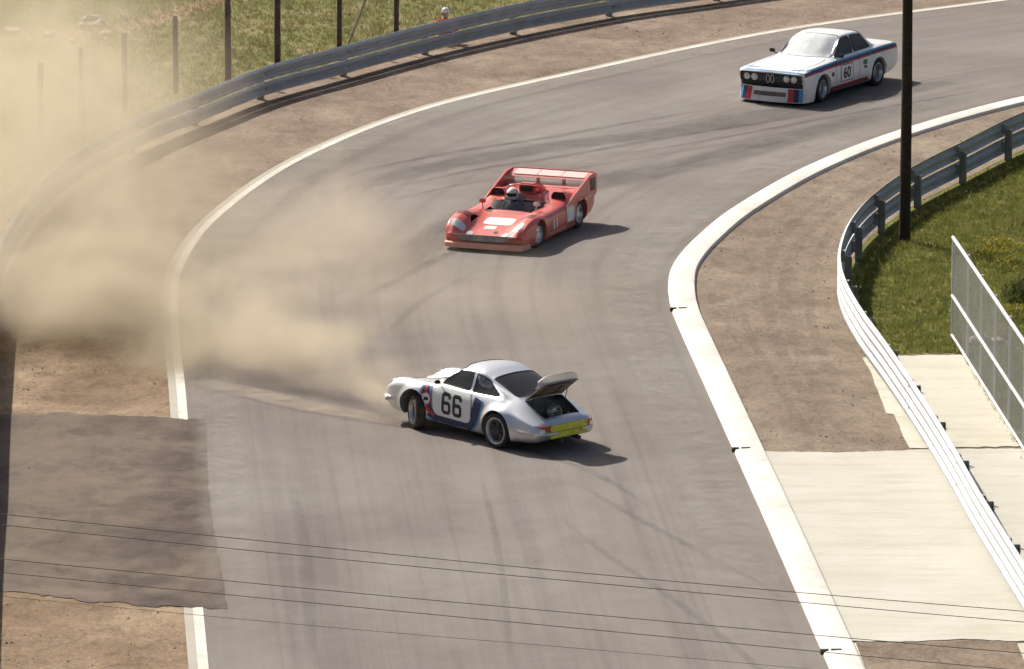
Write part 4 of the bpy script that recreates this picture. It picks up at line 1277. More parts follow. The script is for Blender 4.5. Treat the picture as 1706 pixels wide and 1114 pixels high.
        dc.put('roundel_ring', [[*circle((.80, .56), .135)[i:i + 2], circle((.80, .56), .105)[(i + 1) % 24], circle((.80, .56), .105)[i]] for i in range(23)], vw, M['red'], .0125)
        dc.put('roundel_bar', [rrect(.74, .53, .86, .59, .02)], vw, M['pblack'], .0135)
    bm = bmesh.new(); tube(bm, smooth([Vector(p) for p in ((1.86, .80, .36), (2.03, .66, .36), (2.11, .4, .36), (2.125, 0, .36), (2.11, -.4, .36), (2.03, -.66, .36), (1.86, -.80, .36))], 4), .045, 8)
    obj('front_bumper', bm, M['silver'], root, 60)
    dc.put('bonnet_stripe', strip2([(2.0, .0), (.86, .0)], .22), 'T', M['navy'], .004)
    dc.put('bonnet_stripe_red', strip2([(2.0, .0), (.86, .0)], .07), 'T', M['red'], .007)
    dc.put('bonnet_number', [circle((1.35, .0), .22, 24, .20)], 'T', M['white'], .010)
    dc.put('bonnet_gap', strip2(curve2([(1.95, .36), (1.4, .44), (.86, .50)]), .012) + strip2(curve2([(1.95, -.36), (1.4, -.44), (.86, -.50)]), .012), 'T', M['black'], .003)
    bm = bmesh.new(); prism(bm, rrect(-.46, .31, .46, .555, .03), 'x', -2.185, -2.11)
    rp = obj('rear_panel', bm, M['yellow'], root)
    bm = bmesh.new(); prism(bm, rrect(-.44, .425, .44, .433, .002), 'x', -2.190, -2.184); obj('panel_seam', bm, M['engine'], rp)
    # cabin
    bm = bmesh.new()
    for y in (-.42, .42): tube(bm, smooth([Vector(p) for p in ((-.45, y * 1.35, .3), (-.45, y * 1.3, .85), (-.45, y, 1.17), (-.45, 0, 1.22))], 5), .02, 8)
    for y in (-.42, .42): tube(bm, [(-.45, y, 1.17), (-1.05, y * 1.2, .75)], .02, 8)
    obj('roll_cage', bm, M['steel_post'], root, 50)
    bm = bmesh.new(); box(bm, (.52, 0, .80), (.28, 1.22, .14), bevel=.04); obj('dashboard', bm, M['interior'], root, 40)
    bm = bmesh.new(); box(bm, (-.2, 0, .22), (1.7, 1.36, .06)); box(bm, (-1.12, 0, .62), (.05, 1.2, .6)); obj('cabin_floor', bm, M['interior'], root)
    seat(root, -.22, .34, .38); seat(root, -.22, -.34, .38)
    steering(root, (.24, .34, .80))
    for y in (.70, -.70): wheel(root, 1.135, y, .318, .24, .225, 'petal', R(-27), 'dusty_rubber').location.z -= 2.27 * math.sin(R(2.0))
    wheel(root, -1.135, .745, .332, .27, .242, 'petal'); wheel(root, -1.135, -.745, .332, .27, .242, 'petal')
    return root

def place(root, c, heading, roll=0.0, pitch=0.0, scale=1.0):
    root.scale = (scale,) * 3
    root.rotation_euler = (roll, pitch, heading); root.location = (c[0], c[1], 0.014)
    bpy.context.view_layer.update()

car1 = silver_coupe()
PIT = R(2.0)
place(car1, (-.47, 119.64), R(133.6), 0, -PIT, 1.0)
car1.location.z += 1.135 * math.sin(PIT)
bpy.context.view_layer.update()
driver(car1, (-.20, .34, .42), .20, 'helmet_w', 'suit_g', 'helmeted driver in grey seated inside the silver coupe', (.24, .34, .80))


# ------------------------------------------------------------------ white saloon with striped flanks
def white_saloon():
    root = empty('race_car', (0, 0, 0))
    tag(root, 'white two-door saloon with blue and red stripes, farthest of the three', 'race car')
    B_ = [
        st(2.14, [(0, .10), (.70, .10), (.80, .36), (.80, .54), (.79, .70), (.74, .735), (.64, .745), (.5, .75), (.3, .755), (0, .76)], {0: 2.14, 1: 2.08, 2: 2.02, 3: 2.04, 4: 2.09, 5: 2.11, 6: 2.13, 7: 2.14, 8: 2.15, 9: 2.155}),
        st(2.00, [(0, .10), (.76, .10), (.85, .38), (.845, .60), (.81, .765), (.745, .785), (.64, .787), (.5, .787), (.3, .79), (0, .79)], {1: 1.98, 2: 1.95, 3: 1.96}),
        st(1.31, [(0, .12), (.76, .12), (.85, .42), (.845, .64), (.81, .805), (.74, .838), (.64, .848), (.5, .855), (.3, .865), (0, .87)]),
        st(.62, [(0, .14), (.77, .14), (.85, .42), (.845, .65), (.80, .83), (.70, .885), (.66, .90), (.61, .912), (.3, .925), (0, .928)], {5: .50, 6: .51, 7: .52, 8: .70, 9: .74}),
        st(.12, [(0, .14), (.78, .14), (.85, .42), (.845, .65), (.80, .84), (.695, .905), (.555, 1.275), (.515, 1.318), (.28, 1.348), (0, 1.355)], {4: .30, 5: .40, 6: -.06, 7: -.12, 8: -.06, 9: -.04}),
        st(-.42, [(0, .14), (.78, .14), (.85, .42), (.845, .65), (.80, .85), (.705, .915), (.565, 1.29), (.525, 1.333), (.28, 1.363), (0, 1.37)]),
        st(-.47, [(0, .14), (.78, .14), (.85, .42), (.845, .65), (.80, .85), (.705, .915), (.565, 1.29), (.525, 1.333), (.28, 1.363), (0, 1.37)]),
        st(-1.02, [(0, .15), (.77, .15), (.85, .42), (.845, .66), (.80, .86), (.695, .925), (.545, 1.245), (.505, 1.29), (.28, 1.322), (0, 1.33)], {4: -1.2, 5: -1.24, 6: -1.02, 7: -1.0, 8: -.98, 9: -.97}),
        st(-1.52, [(0, .16), (.76, .16), (.85, .43), (.845, .66), (.79, .87), (.70, .92), (.63, .94), (.565, .948), (.3, .955), (0, .957)], {7: -1.54, 8: -1.62, 9: -1.64}),
        st(-2.34, [(0, .24), (.72, .24), (.82, .42), (.815, .64), (.775, .85), (.69, .885), (.62, .893), (.55, .898), (.3, .905), (0, .907)]),
        st(-2.46, [(0, .30), (.70, .30), (.78, .44), (.78, .64), (.75, .80), (.67, .84), (.61, .85), (.54, .855), (.3, .86), (0, .86)]),
    ]
    def fm(i, j):
        if i == 3 and j >= 7: return 3
        if i == 4 and j == 5: return 1
        if i == 6 and j == 5: return 2
        if i == 7 and j >= 7: return 4
        return 0
    FX, RX = 1.31, -1.31
    bm = loft(B_, 7, 6, fm, [(FX, .30, .33, .45, .075), (RX, .31, .34, .47, .085)])
    me = cut_wells(bm, [(FX, .31, .355, .46), (RX, .32, .365, .46)], 7, 5)
    thicken('body', pick(me, lambda f: f.material_index in (0, 5)), [M['bwhite']] + [M['well']] * 5 + [M['bare']], root, .014, 26)
    dc = Decals(me, root)
    for idx, nm in ((1, 'side_window'), (2, 'quarter_window')):
        for s in (1, -1): pane(nm, pick(me, lambda f: f.material_index == idx and f.calc_center_median().y * s > 0), M['glass'], root, .013)
    pane('windscreen', pick(me, lambda f: f.material_index == 3), M['screen_glare'], root, .010, 'chrome')
    pane('rear_window', pick(me, lambda f: f.material_index == 4), M['glass_dark'], root, .014)
    # nose: black grille with twin upright nostrils and four lamps, deep air dam
    bm = bmesh.new(); prism(bm, rrect(-.755, .52, .755, .715, .03), 'x', 2.00, 2.112); gr = obj('grille', bm, M['black'], root)
    for s in (1, -1):
        bm = bmesh.new(); lp = [(2.13, s * .055 + .042 * math.cos(a), .60 + .095 * math.sin(a)) for a in [2 * math.pi * k / 20 for k in range(21)]]
        tube(bm, lp, .009, 6, cap=False); obj('kidney_frame', bm, M['chrome'], gr, 60)
        for yy in (.40, .585):
            bm = bmesh.new(); bmesh.ops.create_uvsphere(bm, u_segments=18, v_segments=10, radius=.072, matrix=Matrix.Translation((2.105, s * yy, .615)) @ Matrix.Diagonal((.5, 1, 1, 1)))
            h = obj('headlight', bm, M['lamp_clear'], root, 60)
            bm = bmesh.new(); tube(bm, [(2.118, s * yy + .075 * math.cos(a), .615 + .075 * math.sin(a)) for a in [2 * math.pi * k / 20 for k in range(21)]], .009, 6, cap=False)
            obj('bezel', bm, M['chrome'], h, 60)
    dc.put('valance', [rrect(-.76, .385, .76, .515, .02)], 'F', M['black'], .004)
    for k in range(5):
        bm = bmesh.new(); box(bm, (2.118, 0, .555 + k * .028), (.006, .62, .005)); obj('grille_bar', bm, M['steel_post'], gr)
    bm = bmesh.new(); pts = smooth([Vector(p) for p in ((1.74, .885, .10), (1.98, .83, .09), (2.13, .62, .08), (2.19, 0, .08), (2.13, -.62, .08), (1.98, -.83, .09), (1.74, -.885, .10))], 6)
    rings = []
    for p in pts:
        rings.append([bm.verts.new((p.x + dx, p.y, z)) for dx, z in ((.03, .075), (-.02, .24), (-.05, .40), (-.09, .40), (-.06, .24), (-.01, .075))])
    for A, B in zip(rings, rings[1:]):
        for q in range(6): bm.faces.new((A[q], A[(q + 1) % 6], B[(q + 1) % 6], B[q]))
    bm.faces.new(rings[0]); bm.faces.new(rings[-1][::-1])
    bmesh.ops.recalc_face_normals(bm, faces=bm.faces)
    dm = mesh_of(bm, 'air_dam'); dam = link('air_dam', dm, M['bwhite'], root, 40)
    dd = Decals(dm, dam)
    dd.put('duct', [rrect(-.40, .20, .40, .30, .02)], 'F', M['liner'], .004)
    for s in (1, -1):
        dd.put('block_red', [[(s * .46, .09), (s * .60, .09), (s * .58, .385), (s * .44, .385)]], 'F', M['red'], .005)
        dd.put('block_navy', [[(s * .60, .09), (s * .70, .09), (s * .68, .385), (s * .58, .385)]], 'F', M['navy'], .005)
        dd.put('block_light_blue', [[(s * .70, .09), (s * .78, .09), (s * .76, .385), (s * .68, .385)]], 'F', M['lblue'], .005)
        vw = 'L' if s > 0 else 'R'
        def belt(dz): return [(2.04, .725 + dz), (1.8, .745 + dz), (1.2, .765 + dz), (.5, .785 + dz), (-.5, .80 + dz), (-1.5, .815 + dz), (-2.3, .81 + dz), (-2.42, .80 + dz)]
        dc.put('stripe_light_blue', strip2(curve2(belt(.045), 3), .040), vw, M['lblue'], .004)
        dc.put('stripe_navy', strip2(curve2(belt(0.005), 3), .042), vw, M['navy'], .004)
        dc.put('stripe_red', strip2(curve2(belt(-.035), 3), .036), vw, M['red'], .004)
        dc.put('sill_stripe', strip2([(.90, .24), (-.88, .24)], .07), vw, M['red'], .004)
        dc.put('door_gap', strip2(curve2([(.60, .86), (.62, .55), (.60, .22)]), .012) + strip2(curve2([(-.46, .22), (-.50, .55), (-.46, .90)]), .012), vw, M['black'], .007)
        dc.put('number_panel', [rrect(-.16, .34, .40, .72, .03)], vw, M['white'], .006)
        dc.put('number_frame', [x for p in ([(-.16, .34), (.40, .34)], [(.40, .34), (.40, .72)], [(.40, .72), (-.16, .72)], [(-.16, .72), (-.16, .34)]) for x in strip2(p, .018)], vw, M['suit_g'], .009)
        dc.text('race_number', '60', vw, (.12, .53), .27, M['pblack'], .010, 1.0, .03)
        dc.put('sponsor_patch', [rrect(-.86, .58, -.66, .70, .02)], vw, M['green'], .005)
        dc.put('sponsor_bar', [rrect(-.84, .50, -.70, .56, .01)], vw, M['suit_g'], .005)
        dc.put('fender_print', [rrect(.72, .52, .84, .62, .01)], vw, M['suit_g'], .005)
        dc.put('nose_stripe', [[(2.04, s * .0), (2.04, s * .76), (2.10, s * .74), (2.14, s * .0)]], 'T', M['lblue'], .004)
        bm = bmesh.new(); box(bm, (-2.475, s * .56, .68), (.03, .34, .12), bevel=.008); obj('tail_lamp', bm, M['lamp_red'], root)
        bm = bmesh.new(); box(bm, (.44, s * .86, .955), (.08, .13, .085), bevel=.02); tube(bm, [(.46, s * .74, .89), (.44, s * .84, .94)], .012, 6); obj('wing_mirror', bm, M['black'], root, 40)
        bm = bmesh.new(); tube(bm, [(.86, s * .86, .19), (-.9, s * .86, .19)], .035, 8); obj('side_exhaust', bm, M['engine'], root, 50)
    dc.put('bonnet_gap', strip2(curve2([(2.02, .62), (1.3, .66), (.72, .62)]), .012) + strip2(curve2([(2.02, -.62), (1.3, -.66), (.72, -.62)]), .012), 'T', M['black'], .003)
    bm = bmesh.new()
    for y in (-.44, .44):
        tube(bm, smooth([Vector(p) for p in ((-.55, y * 1.4, .25), (-.55, y * 1.35, .90), (-.55, y, 1.25), (-.55, 0, 1.29))], 5), .02, 8)
        tube(bm, [(-.55, y, 1.25), (-1.25, y * 1.2, .70)], .02, 8); tube(bm, [(-.55, y, 1.25), (-.02, y, 1.24), (.42, y * 1.4, .85)], .02, 8)
    obj('roll_cage', bm, M['steel_post'], root, 50)
    bm = bmesh.new(); box(bm, (.42, 0, .84), (.3, 1.26, .14), bevel=.04); obj('dashboard', bm, M['interior'], root, 40)
    bm = bmesh.new(); box(bm, (-.3, 0, .22), (1.9, 1.42, .06)); box(bm, (-1.25, 0, .55), (.05, 1.3, .6)); obj('cabin_floor', bm, M['interior'], root)
    seat(root, -.30, .36, .40); seat(root, -.30, -.36, .40)
    steering(root, (.14, .36, .84))
    for y in (.76, -.76):
        wheel(root, FX, y, .315, .26, .21, 'mesh', R(6)); wheel(root, RX, y, .325, .28, .215, 'mesh')
    return root

car2 = white_saloon()
place(car2, (7.36, 158.07), R(-120.5), 0, 0, 1.09)
car2.scale.z = 1.03
bpy.context.view_layer.update()
driver(car2, (-.28, .36, .44), .20, 'helmet_w', 'suit_b', 'helmeted driver in navy inside the striped white saloon', (.14, .36, .84))


# ------------------------------------------------------------------ red open sports racer with the tall rear fins
def red_spyder():
    root = empty('race_car', (0, 0, 0))
    tag(root, 'low open red sports racer with tall rear fins and wing', 'race car')
    C_ = [
        st(2.02, [(0, .10), (.80, .10), (.87, .15), (.87, .24), (.84, .33), (.74, .35), (.60, .31), (.46, .25), (.25, .23), (0, .23)], {1: 1.96, 2: 1.92, 3: 1.92, 4: 1.96}),
        st(1.88, [(0, .10), (.86, .10), (.915, .24), (.91, .40), (.86, .485), (.75, .49), (.62, .43), (.46, .32), (.25, .30), (0, .30)]),
        st(1.60, [(0, .10), (.89, .10), (.955, .32), (.945, .53), (.88, .62), (.77, .625), (.62, .555), (.46, .40), (.25, .375), (0, .375)]),
        st(1.15, [(0, .10), (.93, .10), (.985, .34), (.975, .57), (.89, .675), (.77, .69), (.62, .64), (.47, .50), (.25, .465), (0, .465)]),
        st(.72, [(0, .10), (.92, .10), (.965, .33), (.955, .52), (.88, .625), (.76, .645), (.64, .62), (.52, .575), (.25, .565), (0, .565)]),
        st(.56, [(0, .10), (.92, .10), (.965, .33), (.955, .52), (.88, .62), (.77, .645), (.65, .64), (.53, .62), (.25, .64), (0, .645)]),
        st(-.38, [(0, .10), (.93, .10), (.97, .33), (.96, .52), (.90, .64), (.78, .68), (.66, .685), (.53, .68), (.25, .70), (0, .71)]),
        st(-.56, [(0, .10), (.93, .10), (.975, .33), (.965, .54), (.91, .67), (.79, .715), (.66, .72), (.50, .73), (.25, .80), (0, .83)]),
        st(-1.25, [(0, .12), (.93, .12), (.99, .38), (.98, .62), (.91, .755), (.79, .79), (.66, .79), (.50, .78), (.25, .80), (0, .81)]),
        st(-1.95, [(0, .22), (.92, .22), (.99, .42), (.98, .62), (.92, .73), (.79, .75), (.66, .745), (.50, .735), (.25, .735), (0, .735)]),
        st(-2.12, [(0, .30), (.90, .30), (.97, .44), (.96, .60), (.90, .68), (.79, .695), (.66, .695), (.50, .69), (.25, .69), (0, .69)]),
    ]
    def fm(i, j):
        return 3 if (i == 5 and j >= 7) else 0
    FX, RX = 1.15, -1.25
    bm = loft(C_, 7, 6, fm, [(FX, .28, .30, .42, .02), (RX, .31, .33, .46, .02)])
    me = cut_wells(bm, [(FX, .285, .33, .52), (RX, .315, .365, .48)], 7, 5)
    thicken('body', pick(me, lambda f: f.material_index in (0, 5)), [M['ared']] + [M['well']] * 5 + [M['interior']], root, .014, 30)
    dc = Decals(me, root)
    # tall fins on both flanks, and the wing between them
    for s in (1, -1):
        bm = bmesh.new()
        prism(bm, [(-.45, .62), (-.70, .73), (-1.05, .83), (-1.45, .95), (-1.80, 1.05), (-2.06, 1.065), (-2.26, 1.05), (-2.28, .62), (-2.10, .55), (-1.6, .60)], 'y', s * .955 - .017, s * .955 + .017)
        f = obj('fin', bm, M['ared'], root)
        bm = bmesh.new(); prism(bm, rrect(-2.16, .70, -1.86, .98, .04), 'y', s * .975 - .001, s * .975 + .003); obj('fin_panel', bm, M['liner'], f)
    def airfoil(name, x0, x1, z0, z1, t, m, span, parent):
        bm = bmesh.new(); K = 10
        up = [(x0 + (x1 - x0) * k / K, z0 + (z1 - z0) * k / K + t * math.sqrt(k / K) * (1 - k / K) * 2.2) for k in range(K + 1)]
        lo = [(x0 + (x1 - x0) * k / K, z0 + (z1 - z0) * k / K - t * .35 * math.sin(math.pi * k / K)) for k in range(K - 1, 0, -1)]
        prism(bm, up + lo, 'y', -span, span); return obj(name, bm, m, parent, 30)
    w = airfoil('wing', -1.84, -2.26, .93, 1.04, .035, M['pink'], .936, root)
    bm = bmesh.new(); prism(bm, [(-2.27, 1.0), (-2.262, 1.06), (-2.285, 1.06), (-2.29, 1.0)], 'y', -.93, .93); obj('wing_flap', bm, M['ared'], w)
    for y in (-.55, 0, .55):
        bm = bmesh.new(); prism(bm, [(-1.89, .972), (-2.20, 1.040), (-2.20, 1.048), (-1.89, .982)], 'y', y - .265, y + .265); obj('wing_panel', bm, M['wing_pale'], w)
    airfoil('lower_wing', -1.70, -2.10, .775, .80, .03, M['pink'], .93, root)
    for y in (-.3, .3):
        bm = bmesh.new(); prism(bm, [(-1.95, .70), (-1.95, .96), (-2.12, .99), (-2.15, .68)], 'y', y - .008, y + .008); obj('wing_strut', bm, M['ared'], root)
    # front lip, lamps, slots, scoops
    bm = bmesh.new(); pts = smooth([Vector(p) for p in ((1.70, .945, .085), (1.94, .90, .08), (2.06, .78, .075), (2.09, 0, .075), (2.06, -.78, .075), (1.94, -.90, .08), (1.70, -.945, .085))], 6)
    rings = [[bm.verts.new((p.x + a, p.y * b, z)) for a, b, z in ((.02, 1, .07), (.015, 1, .165), (-.05, .98, .185), (-.05, .98, .07))] for p in pts]
    for A, B in zip(rings, rings[1:]):
        for q in range(4): bm.faces.new((A[q], A[(q + 1) % 4], B[(q + 1) % 4], B[q]))
    bm.faces.new(rings[0]); bm.faces.new(rings[-1][::-1])
    obj('front_lip', bm, M['ared_lip'], root, 40)
    dc.put('nose_intake', [rrect(-.10, .188, .30, .222, .01)], 'F', M['black'], .004)
    dc.put('nose_panel', [rrect(.86, -.33, 1.26, .33, .10)], 'T', M['white'], .005)
    dc.put('nose_print', [rrect(1.34, -.20, 1.52, .06, .03)], 'T', M['white'], .005)
    dc.put('nose_badge', [circle((1.66, .14), .06, 18, .05)], 'T', M['pblack'], .006)
    for s in (1, -1):
        dc.put('headlight', [rrect(1.66, min(s * .52, s * .82), 1.88, max(s * .52, s * .82), .08)], 'T', M['lamp_clear'], .008, thick=.006)
        dc.put('driving_light', [circle((1.80, s * .40), .085, 18, .075)], 'T', M['lamp_clear'], .008, thick=.006)
        for k in range(3): dc.put('louvre', [rrect(1.14 + k * .09, min(s * .58, s * .88), 1.19 + k * .09, max(s * .58, s * .88), .015)], 'T', M['black'], .004)
        # shoulder scoops
        bm = bmesh.new(); K = 8; rings = []
        for k in range(K + 1):
            u = k / K; x = -.62 - .55 * u; h = .17 * (1 - u) ** .7 + .01; wd = .17 - .05 * u; zb = .70 + .075 * u
            rings.append([bm.verts.new((x, s * .70 + wd * cy_, zb + h * cz)) for cy_, cz in ((-1, 0), (-.95, .6), (-.6, 1), (.6, 1), (.95, .6), (1, 0))])
        for A, B in zip(rings, rings[1:]):
            for q in range(5): bm.faces.new((A[q], A[q + 1], B[q + 1], B[q]))
        o = obj('air_scoop', bm, M['ared'], root, 40)
        bm = bmesh.new(); bm.faces.new([bm.verts.new((-.665, s * .70 + .155 * a, .705 + .145 * b)) for a, b in ((-1, 0), (-.95, .6), (-.6, 1), (.6, 1), (.95, .6), (1, 0))]); obj('scoop_mouth', bm, M['black'], o)
        vw = 'L' if s > 0 else 'R'
        dc.put('side_panel', [rrect(-.82, .26, -.44, .60, .05)], vw, M['white'], .006)
        dc.put('side_print', [rrect(.30, .26, .38, .48, .01), rrect(.12, .26, .20, .48, .01)], vw, M['white'], .006)
        dc.put('sill_print', [rrect(-.40, .16, .60, .22, .01)], vw, M['ared_lip'], .006)
        bm = bmesh.new(); box(bm, (.48, s * .62, .80), (.06, .15, .09), bevel=.02); tube(bm, [(.50, s * .60, .64), (.49, s * .62, .76)], .012, 6); obj('wing_mirror', bm, M['helmet_w'] if s > 0 else M['ared'], root, 40)
        dc.put('door_gap', strip2([(.50, .60), (.48, .16)], .012) + strip2([(-.36, .62), (-.36, .16)], .012), vw, M['black'], .005)
    # low wrap-round screen, roll hoop, intake box, cockpit
    bm = bmesh.new(); rows = []
    for (zz, k1) in ((0, 1.0), (.10, .97), (.19, .92)):
        rows.append([bm.verts.new((.56 - .95 * (1 - math.cos(a)) * .62 + (.0 if zz == 0 else -.10 * zz / .19), .60 * k1 * math.sin(a), .625 + zz * (1 if abs(a) < 1.0 else .75))) for a in [R(-88 + 176 * k / 18) for k in range(19)]])
    for A, B in zip(rows, rows[1:]):
        for k in range(18): bm.faces.new((A[k], A[k + 1], B[k + 1], B[k]))
    o = thicken('windscreen', bm, [M['screen']], root, .004, 60, inner=False)
    bm = bmesh.new(); tube(bm, smooth([Vector(p) for p in ((-.44, .42, .60), (-.44, .40, .86), (-.44, .30, 1.0), (-.44, -.30, 1.0), (-.44, -.40, .86), (-.44, -.42, .60))], 6), .022, 8)
    for y in (-.3, .3): tube(bm, [(-.44, y, 1.0), (-1.1, y, .78)], .018, 8)
    obj('roll_hoop', bm, M['ared'], root, 50)
    bm = bmesh.new(); prism(bm, [(-.54, .80), (-.54, 1.02), (-.62, 1.05), (-1.0, .98), (-1.35, .80)], 'y', -.19, .19)
    bmesh.ops.bevel(bm, geom=bm.edges[:], offset=.04, segments=2, affect='EDGES')
    o = obj('intake_box', bm, M['ared'], root, 40)
    bm = bmesh.new(); prism(bm, rrect(-.15, .86, .15, .995, .04), 'x', -.545, -.532); obj('intake_mouth', bm, M['black'], o)
    bm = bmesh.new(); box(bm, (.05, 0, .16), (1.0, 1.06, .05)); box(bm, (-.40, 0, .40), (.05, 1.04, .5)); box(bm, (.54, 0, .36), (.05, 1.02, .46)); obj('cockpit_tub', bm, M['interior'], root)
    seat(root, -.12, -.24, .26); steering(root, (.30, -.24, .60), .15)
    for y in (.80, -.80): wheel(root, FX, y, .285, .27, .18, 'disc', R(-9))
    for y in (.79, -.79): wheel(root, RX, y, .315, .34, .20, 'disc')
    return root

car3 = red_spyder()
place(car3, (.12, 139.2), R(-111), 0, 0, 1.0)
driver(car3, (-.10, -.24, .13), .27, 'helmet_w', 'suit_b', 'driver in pale helmet sitting in the red open racer', (.30, -.24, .60))


# ------------------------------------------------------------------ marshal behind the barrier
def marshal():
    V = Vector
    ch = [([V((0, 0, .12)), V((.02, 0, .28)), V((.07, 0, .48)), V((.10, 0, .58))], [.15, .145, .155, .09]),
          ([V((.09, -.15, .55)), V((.09, .15, .55))], [.07, .07]), ([V((.10, 0, .58)), V((.13, 0, .68))], [.055, .05])]
    for s in (-1, 1):
        w = V((.38, s * .12, .36)); el = V((.18, s * .27, .32))
        ch.append(([V((.09, s * .19, .54)), el, w], [.06, .045, .032])); ch += hand_chain(w, w - el, (0, 0, 1), -s)
        ch.append(([V((0, s * .09, .12)), V((.38, s * .13, .32)), V((.60, s * .13, .07)), V((.68, s * .14, .12))], [.095, .07, .05, .04]))
    root = tag(empty('person', G(741, 70), R(-80)), 'figure in orange-red overalls sitting behind the outer guardrail', 'person')
    link('body', body_mesh(ch), M['suit_o'], root)
    bm = bmesh.new()
    bmesh.ops.create_uvsphere(bm, u_segments=18, v_segments=12, radius=.1, matrix=Matrix.Translation((.15, 0, 0.77)) @ Matrix.Diagonal((1.0, .82, 1.2, 1)))
    bmesh.ops.create_cone(bm, segments=8, radius1=.022, radius2=.008, depth=.05, cap_ends=True, matrix=Matrix.Translation((.255, 0, 0.76)) @ Matrix.Rotation(R(70), 4, 'Y'))
    for s in (-1, 1): bmesh.ops.create_uvsphere(bm, u_segments=8, v_segments=6, radius=.026, matrix=Matrix.Translation((.14, s * .085, 0.76)) @ Matrix.Diagonal((.7, .5, 1.1, 1)))
    hd = obj('head', bm, M['skin'], root, 60)
    for s in (-1, 1):
        bm = bmesh.new(); bmesh.ops.create_uvsphere(bm, u_segments=8, v_segments=6, radius=.014, matrix=Matrix.Translation((.238, s * .033, 0.78))); obj('eye', bm, M['visor'], hd, 60)
    bm = bmesh.new(); box(bm, (.243, 0, 0.71), (.012, .05, .012)); obj('mouth', bm, M['lamp_red'], hd)
    bm = bmesh.new(); lathe(bm, [(.108, 0.80), (.106, .84), (.085, .89), (.03, .915)], 18, 'z', (.15, 0, 0)); box(bm, (.27, 0, 0.81), (.10, .14, .012))
    obj('cap', bm, M['helmet_w'], root, 50)
marshal()


# ------------------------------------------------------------------ dust thrown up by the spin
def dust_material(puffs, veil, rate):
    """puffs: heavy dust with torn edges; veil: thin drifting dust; both (centre, radii, weight)"""
    m = bpy.data.materials.new('dust'); m.use_nodes = True
    m.cycles.volume_step_rate = rate
    N, L = m.node_tree.nodes, m.node_tree.links
    N.remove(N['Principled BSDF']); out = N['Material Output']
    pos = N.new('ShaderNodeNewGeometry').outputs['Position']
    nz = N.new('ShaderNodeTexNoise'); nz.inputs['Scale'].default_value = 0.75; nz.inputs['Detail'].default_value = 3.0; nz.inputs['Roughness'].default_value = 0.62
    wz = N.new('ShaderNodeTexNoise'); wz.inputs['Scale'].default_value = 0.40; wz.inputs['Detail'].default_value = 0.0
    L.new(pos, wz.inputs['Vector'])
    w = N.new('ShaderNodeVectorMath'); w.operation = 'SUBTRACT'; L.new(wz.outputs['Color'], w.inputs[0]); w.inputs[1].default_value = (0.5, 0.5, 0.5)
    ws = N.new('ShaderNodeVectorMath'); ws.operation = 'MULTIPLY'; L.new(w.outputs[0], ws.inputs[0]); ws.inputs[1].default_value = (2.4, 3.2, 1.8)
    wp = N.new('ShaderNodeVectorMath'); wp.operation = 'ADD'; L.new(pos, wp.inputs[0]); L.new(ws.outputs[0], wp.inputs[1])
    L.new(wp.outputs[0], nz.inputs['Vector'])
    def total(blobs):
        t = None
        for c, r, d in blobs:
            a = N.new('ShaderNodeVectorMath'); a.operation = 'SUBTRACT'; L.new(wp.outputs[0], a.inputs[0]); a.inputs[1].default_value = c
            b = N.new('ShaderNodeVectorMath'); b.operation = 'DIVIDE'; L.new(a.outputs[0], b.inputs[0]); b.inputs[1].default_value = r
            l = N.new('ShaderNodeVectorMath'); l.operation = 'LENGTH'; L.new(b.outputs[0], l.inputs[0])
            mr = N.new('ShaderNodeMapRange'); mr.interpolation_type = 'SMOOTHSTEP'
            mr.inputs[1].default_value = 1.0; mr.inputs[2].default_value = 0.0; mr.inputs[3].default_value = 0.0; mr.inputs[4].default_value = d
            L.new(l.outputs['Value'], mr.inputs[0])
            t = mr.outputs[0] if t is None else math_n(N, L, 'ADD', t, mr.outputs[0])
        return t
    fac = N.new('ShaderNodeMapRange'); fac.inputs[1].default_value = 0.40; fac.inputs[2].default_value = 0.62; fac.inputs[3].default_value = 0.15; fac.inputs[4].default_value = 1.85
    L.new(nz.outputs['Fac'], fac.inputs[0])
    dens = None
    if veil: dens = math_n(N, L, 'MULTIPLY', total(veil), fac.outputs[0])
    if puffs:
        t = total(puffs)
        v = math_n(N, L, 'ADD', t, math_n(N, L, 'MULTIPLY', math_n(N, L, 'SUBTRACT', nz.outputs['Fac'], 0.5), 2.2))
        sm = N.new('ShaderNodeMapRange'); sm.interpolation_type = 'SMOOTHSTEP'; sm.inputs[1].default_value = 0.0; sm.inputs[2].default_value = 1.15; sm.inputs[3].default_value = 0.0; sm.inputs[4].default_value = 0.72
        L.new(v, sm.inputs[0])
        pd = math_n(N, L, 'MULTIPLY', sm.outputs[0], math_n(N, L, 'MULTIPLY', t, 2.2, clamp=True))
        dens = pd if dens is None else math_n(N, L, 'ADD', dens, pd)
    pv = N.new('ShaderNodeVolumePrincipled')
    pv.inputs['Color'].default_value = (0.80, 0.70, 0.54, 1); pv.inputs['Anisotropy'].default_value = 0.3
    L.new(dens, pv.inputs['Density'])
    L.new(pv.outputs[0], out.inputs['Volume'])
    return m

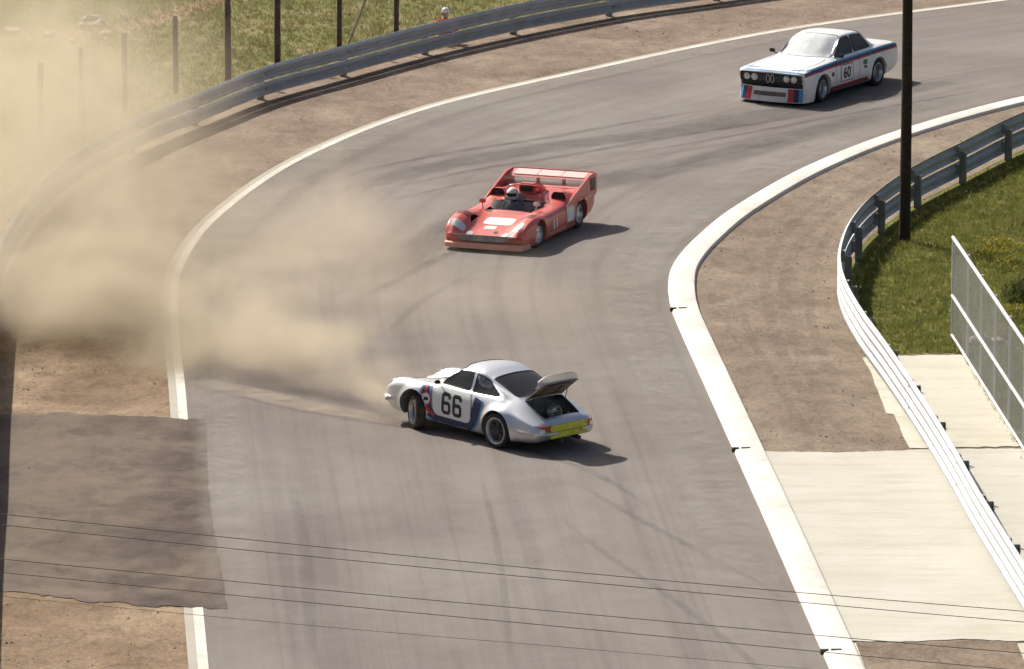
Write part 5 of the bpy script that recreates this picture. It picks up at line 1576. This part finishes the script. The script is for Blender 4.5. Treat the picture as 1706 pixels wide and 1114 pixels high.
def gz(px, py, z): p = G(px, py); return (p.x, p.y, z)
puffs = [
    (gz(60, 545, 0.8), (4.4, 4.5, 1.7), 0.95),      # thick roll of dust at the left
    (gz(200, 572, 0.7), (3.4, 3.6, 1.4), 0.85),
    (gz(330, 575, 0.8), (2.8, 3.6, 1.5), 0.62),
    (gz(430, 610, 0.5), (2.0, 2.6, 1.1), 0.75),     # trail back to the front wheels
    (gz(530, 640, 0.45), (1.8, 2.3, 0.95), 0.75),
    (gz(615, 672, 0.35), (1.4, 1.7, 0.75), 0.85),
    (gz(660, 700, 0.25), (1.1, 1.2, 0.6), 1.0),
    (gz(30, 572, 0.3), (1.3, 1.5, 0.7), 0.6), (gz(245, 606, 0.3), (1.3, 1.4, 0.6), 0.5),
]
veil = [
    (gz(30, 520, 1.8), (5.5, 7.0, 2.8), 0.10),      # tall thin cloud above it
    (gz(90, 400, 1.8), (5.2, 11.0, 3.0), 0.15),
    (gz(20, 270, 1.9), (5.6, 13.0, 3.2), 0.17),
    (gz(290, 430, 0.8), (3.0, 10.0, 1.6), 0.07),
    (gz(500, 510, 0.8), (3.2, 8.0, 1.6), 0.10),     # and over the track
    (gz(560, 420, 0.7), (2.4, 8.0, 1.4), 0.08),
    (gz(820, 550, 0.6), (4.0, 7.0, 1.2), 0.035),
]
def near(blobs, x0, x1, y0, y1): return [b for b in blobs if b[0][0] + b[1][0] + 1.0 > x0 and b[0][0] - b[1][0] - 1.0 < x1 and b[0][1] + b[1][1] + 1.3 > y0 and b[0][1] - b[1][1] - 1.3 < y1]
def dust_box(name, x0, x1, y0, y1, z0, z1, rate, label):
    bm = bmesh.new(); box(bm, ((x0 + x1) / 2, (y0 + y1) / 2, (z0 + z1) / 2), (x1 - x0, y1 - y0, z1 - z0))
    a = (x0, x1, y0, y1)
    return tag(obj(name, bm, dust_material(near(puffs, *a), near(veil, *a), rate)), label, 'dust', kind='stuff')
XS, YS = -2.9, 133.5
dust_box('dust_cloud', -15.5, XS + .001, 117.0, YS + .001, 0.05, 5.2, 0.9, 'thick tan roll of dust over the left edge of the track')
dust_box('dust_haze', -15.502, XS + .0012, YS - .001, 164.0, 0.052, 6.0, 1.8, 'thin tall dust haze in front of the outer guardrail and posts')
dust_box('dust_trail', XS - .001, 3.6, 116.0, 147.0, 0.048, 2.9, 0.9, 'thin low dust trailing across the track to the silver coupe')
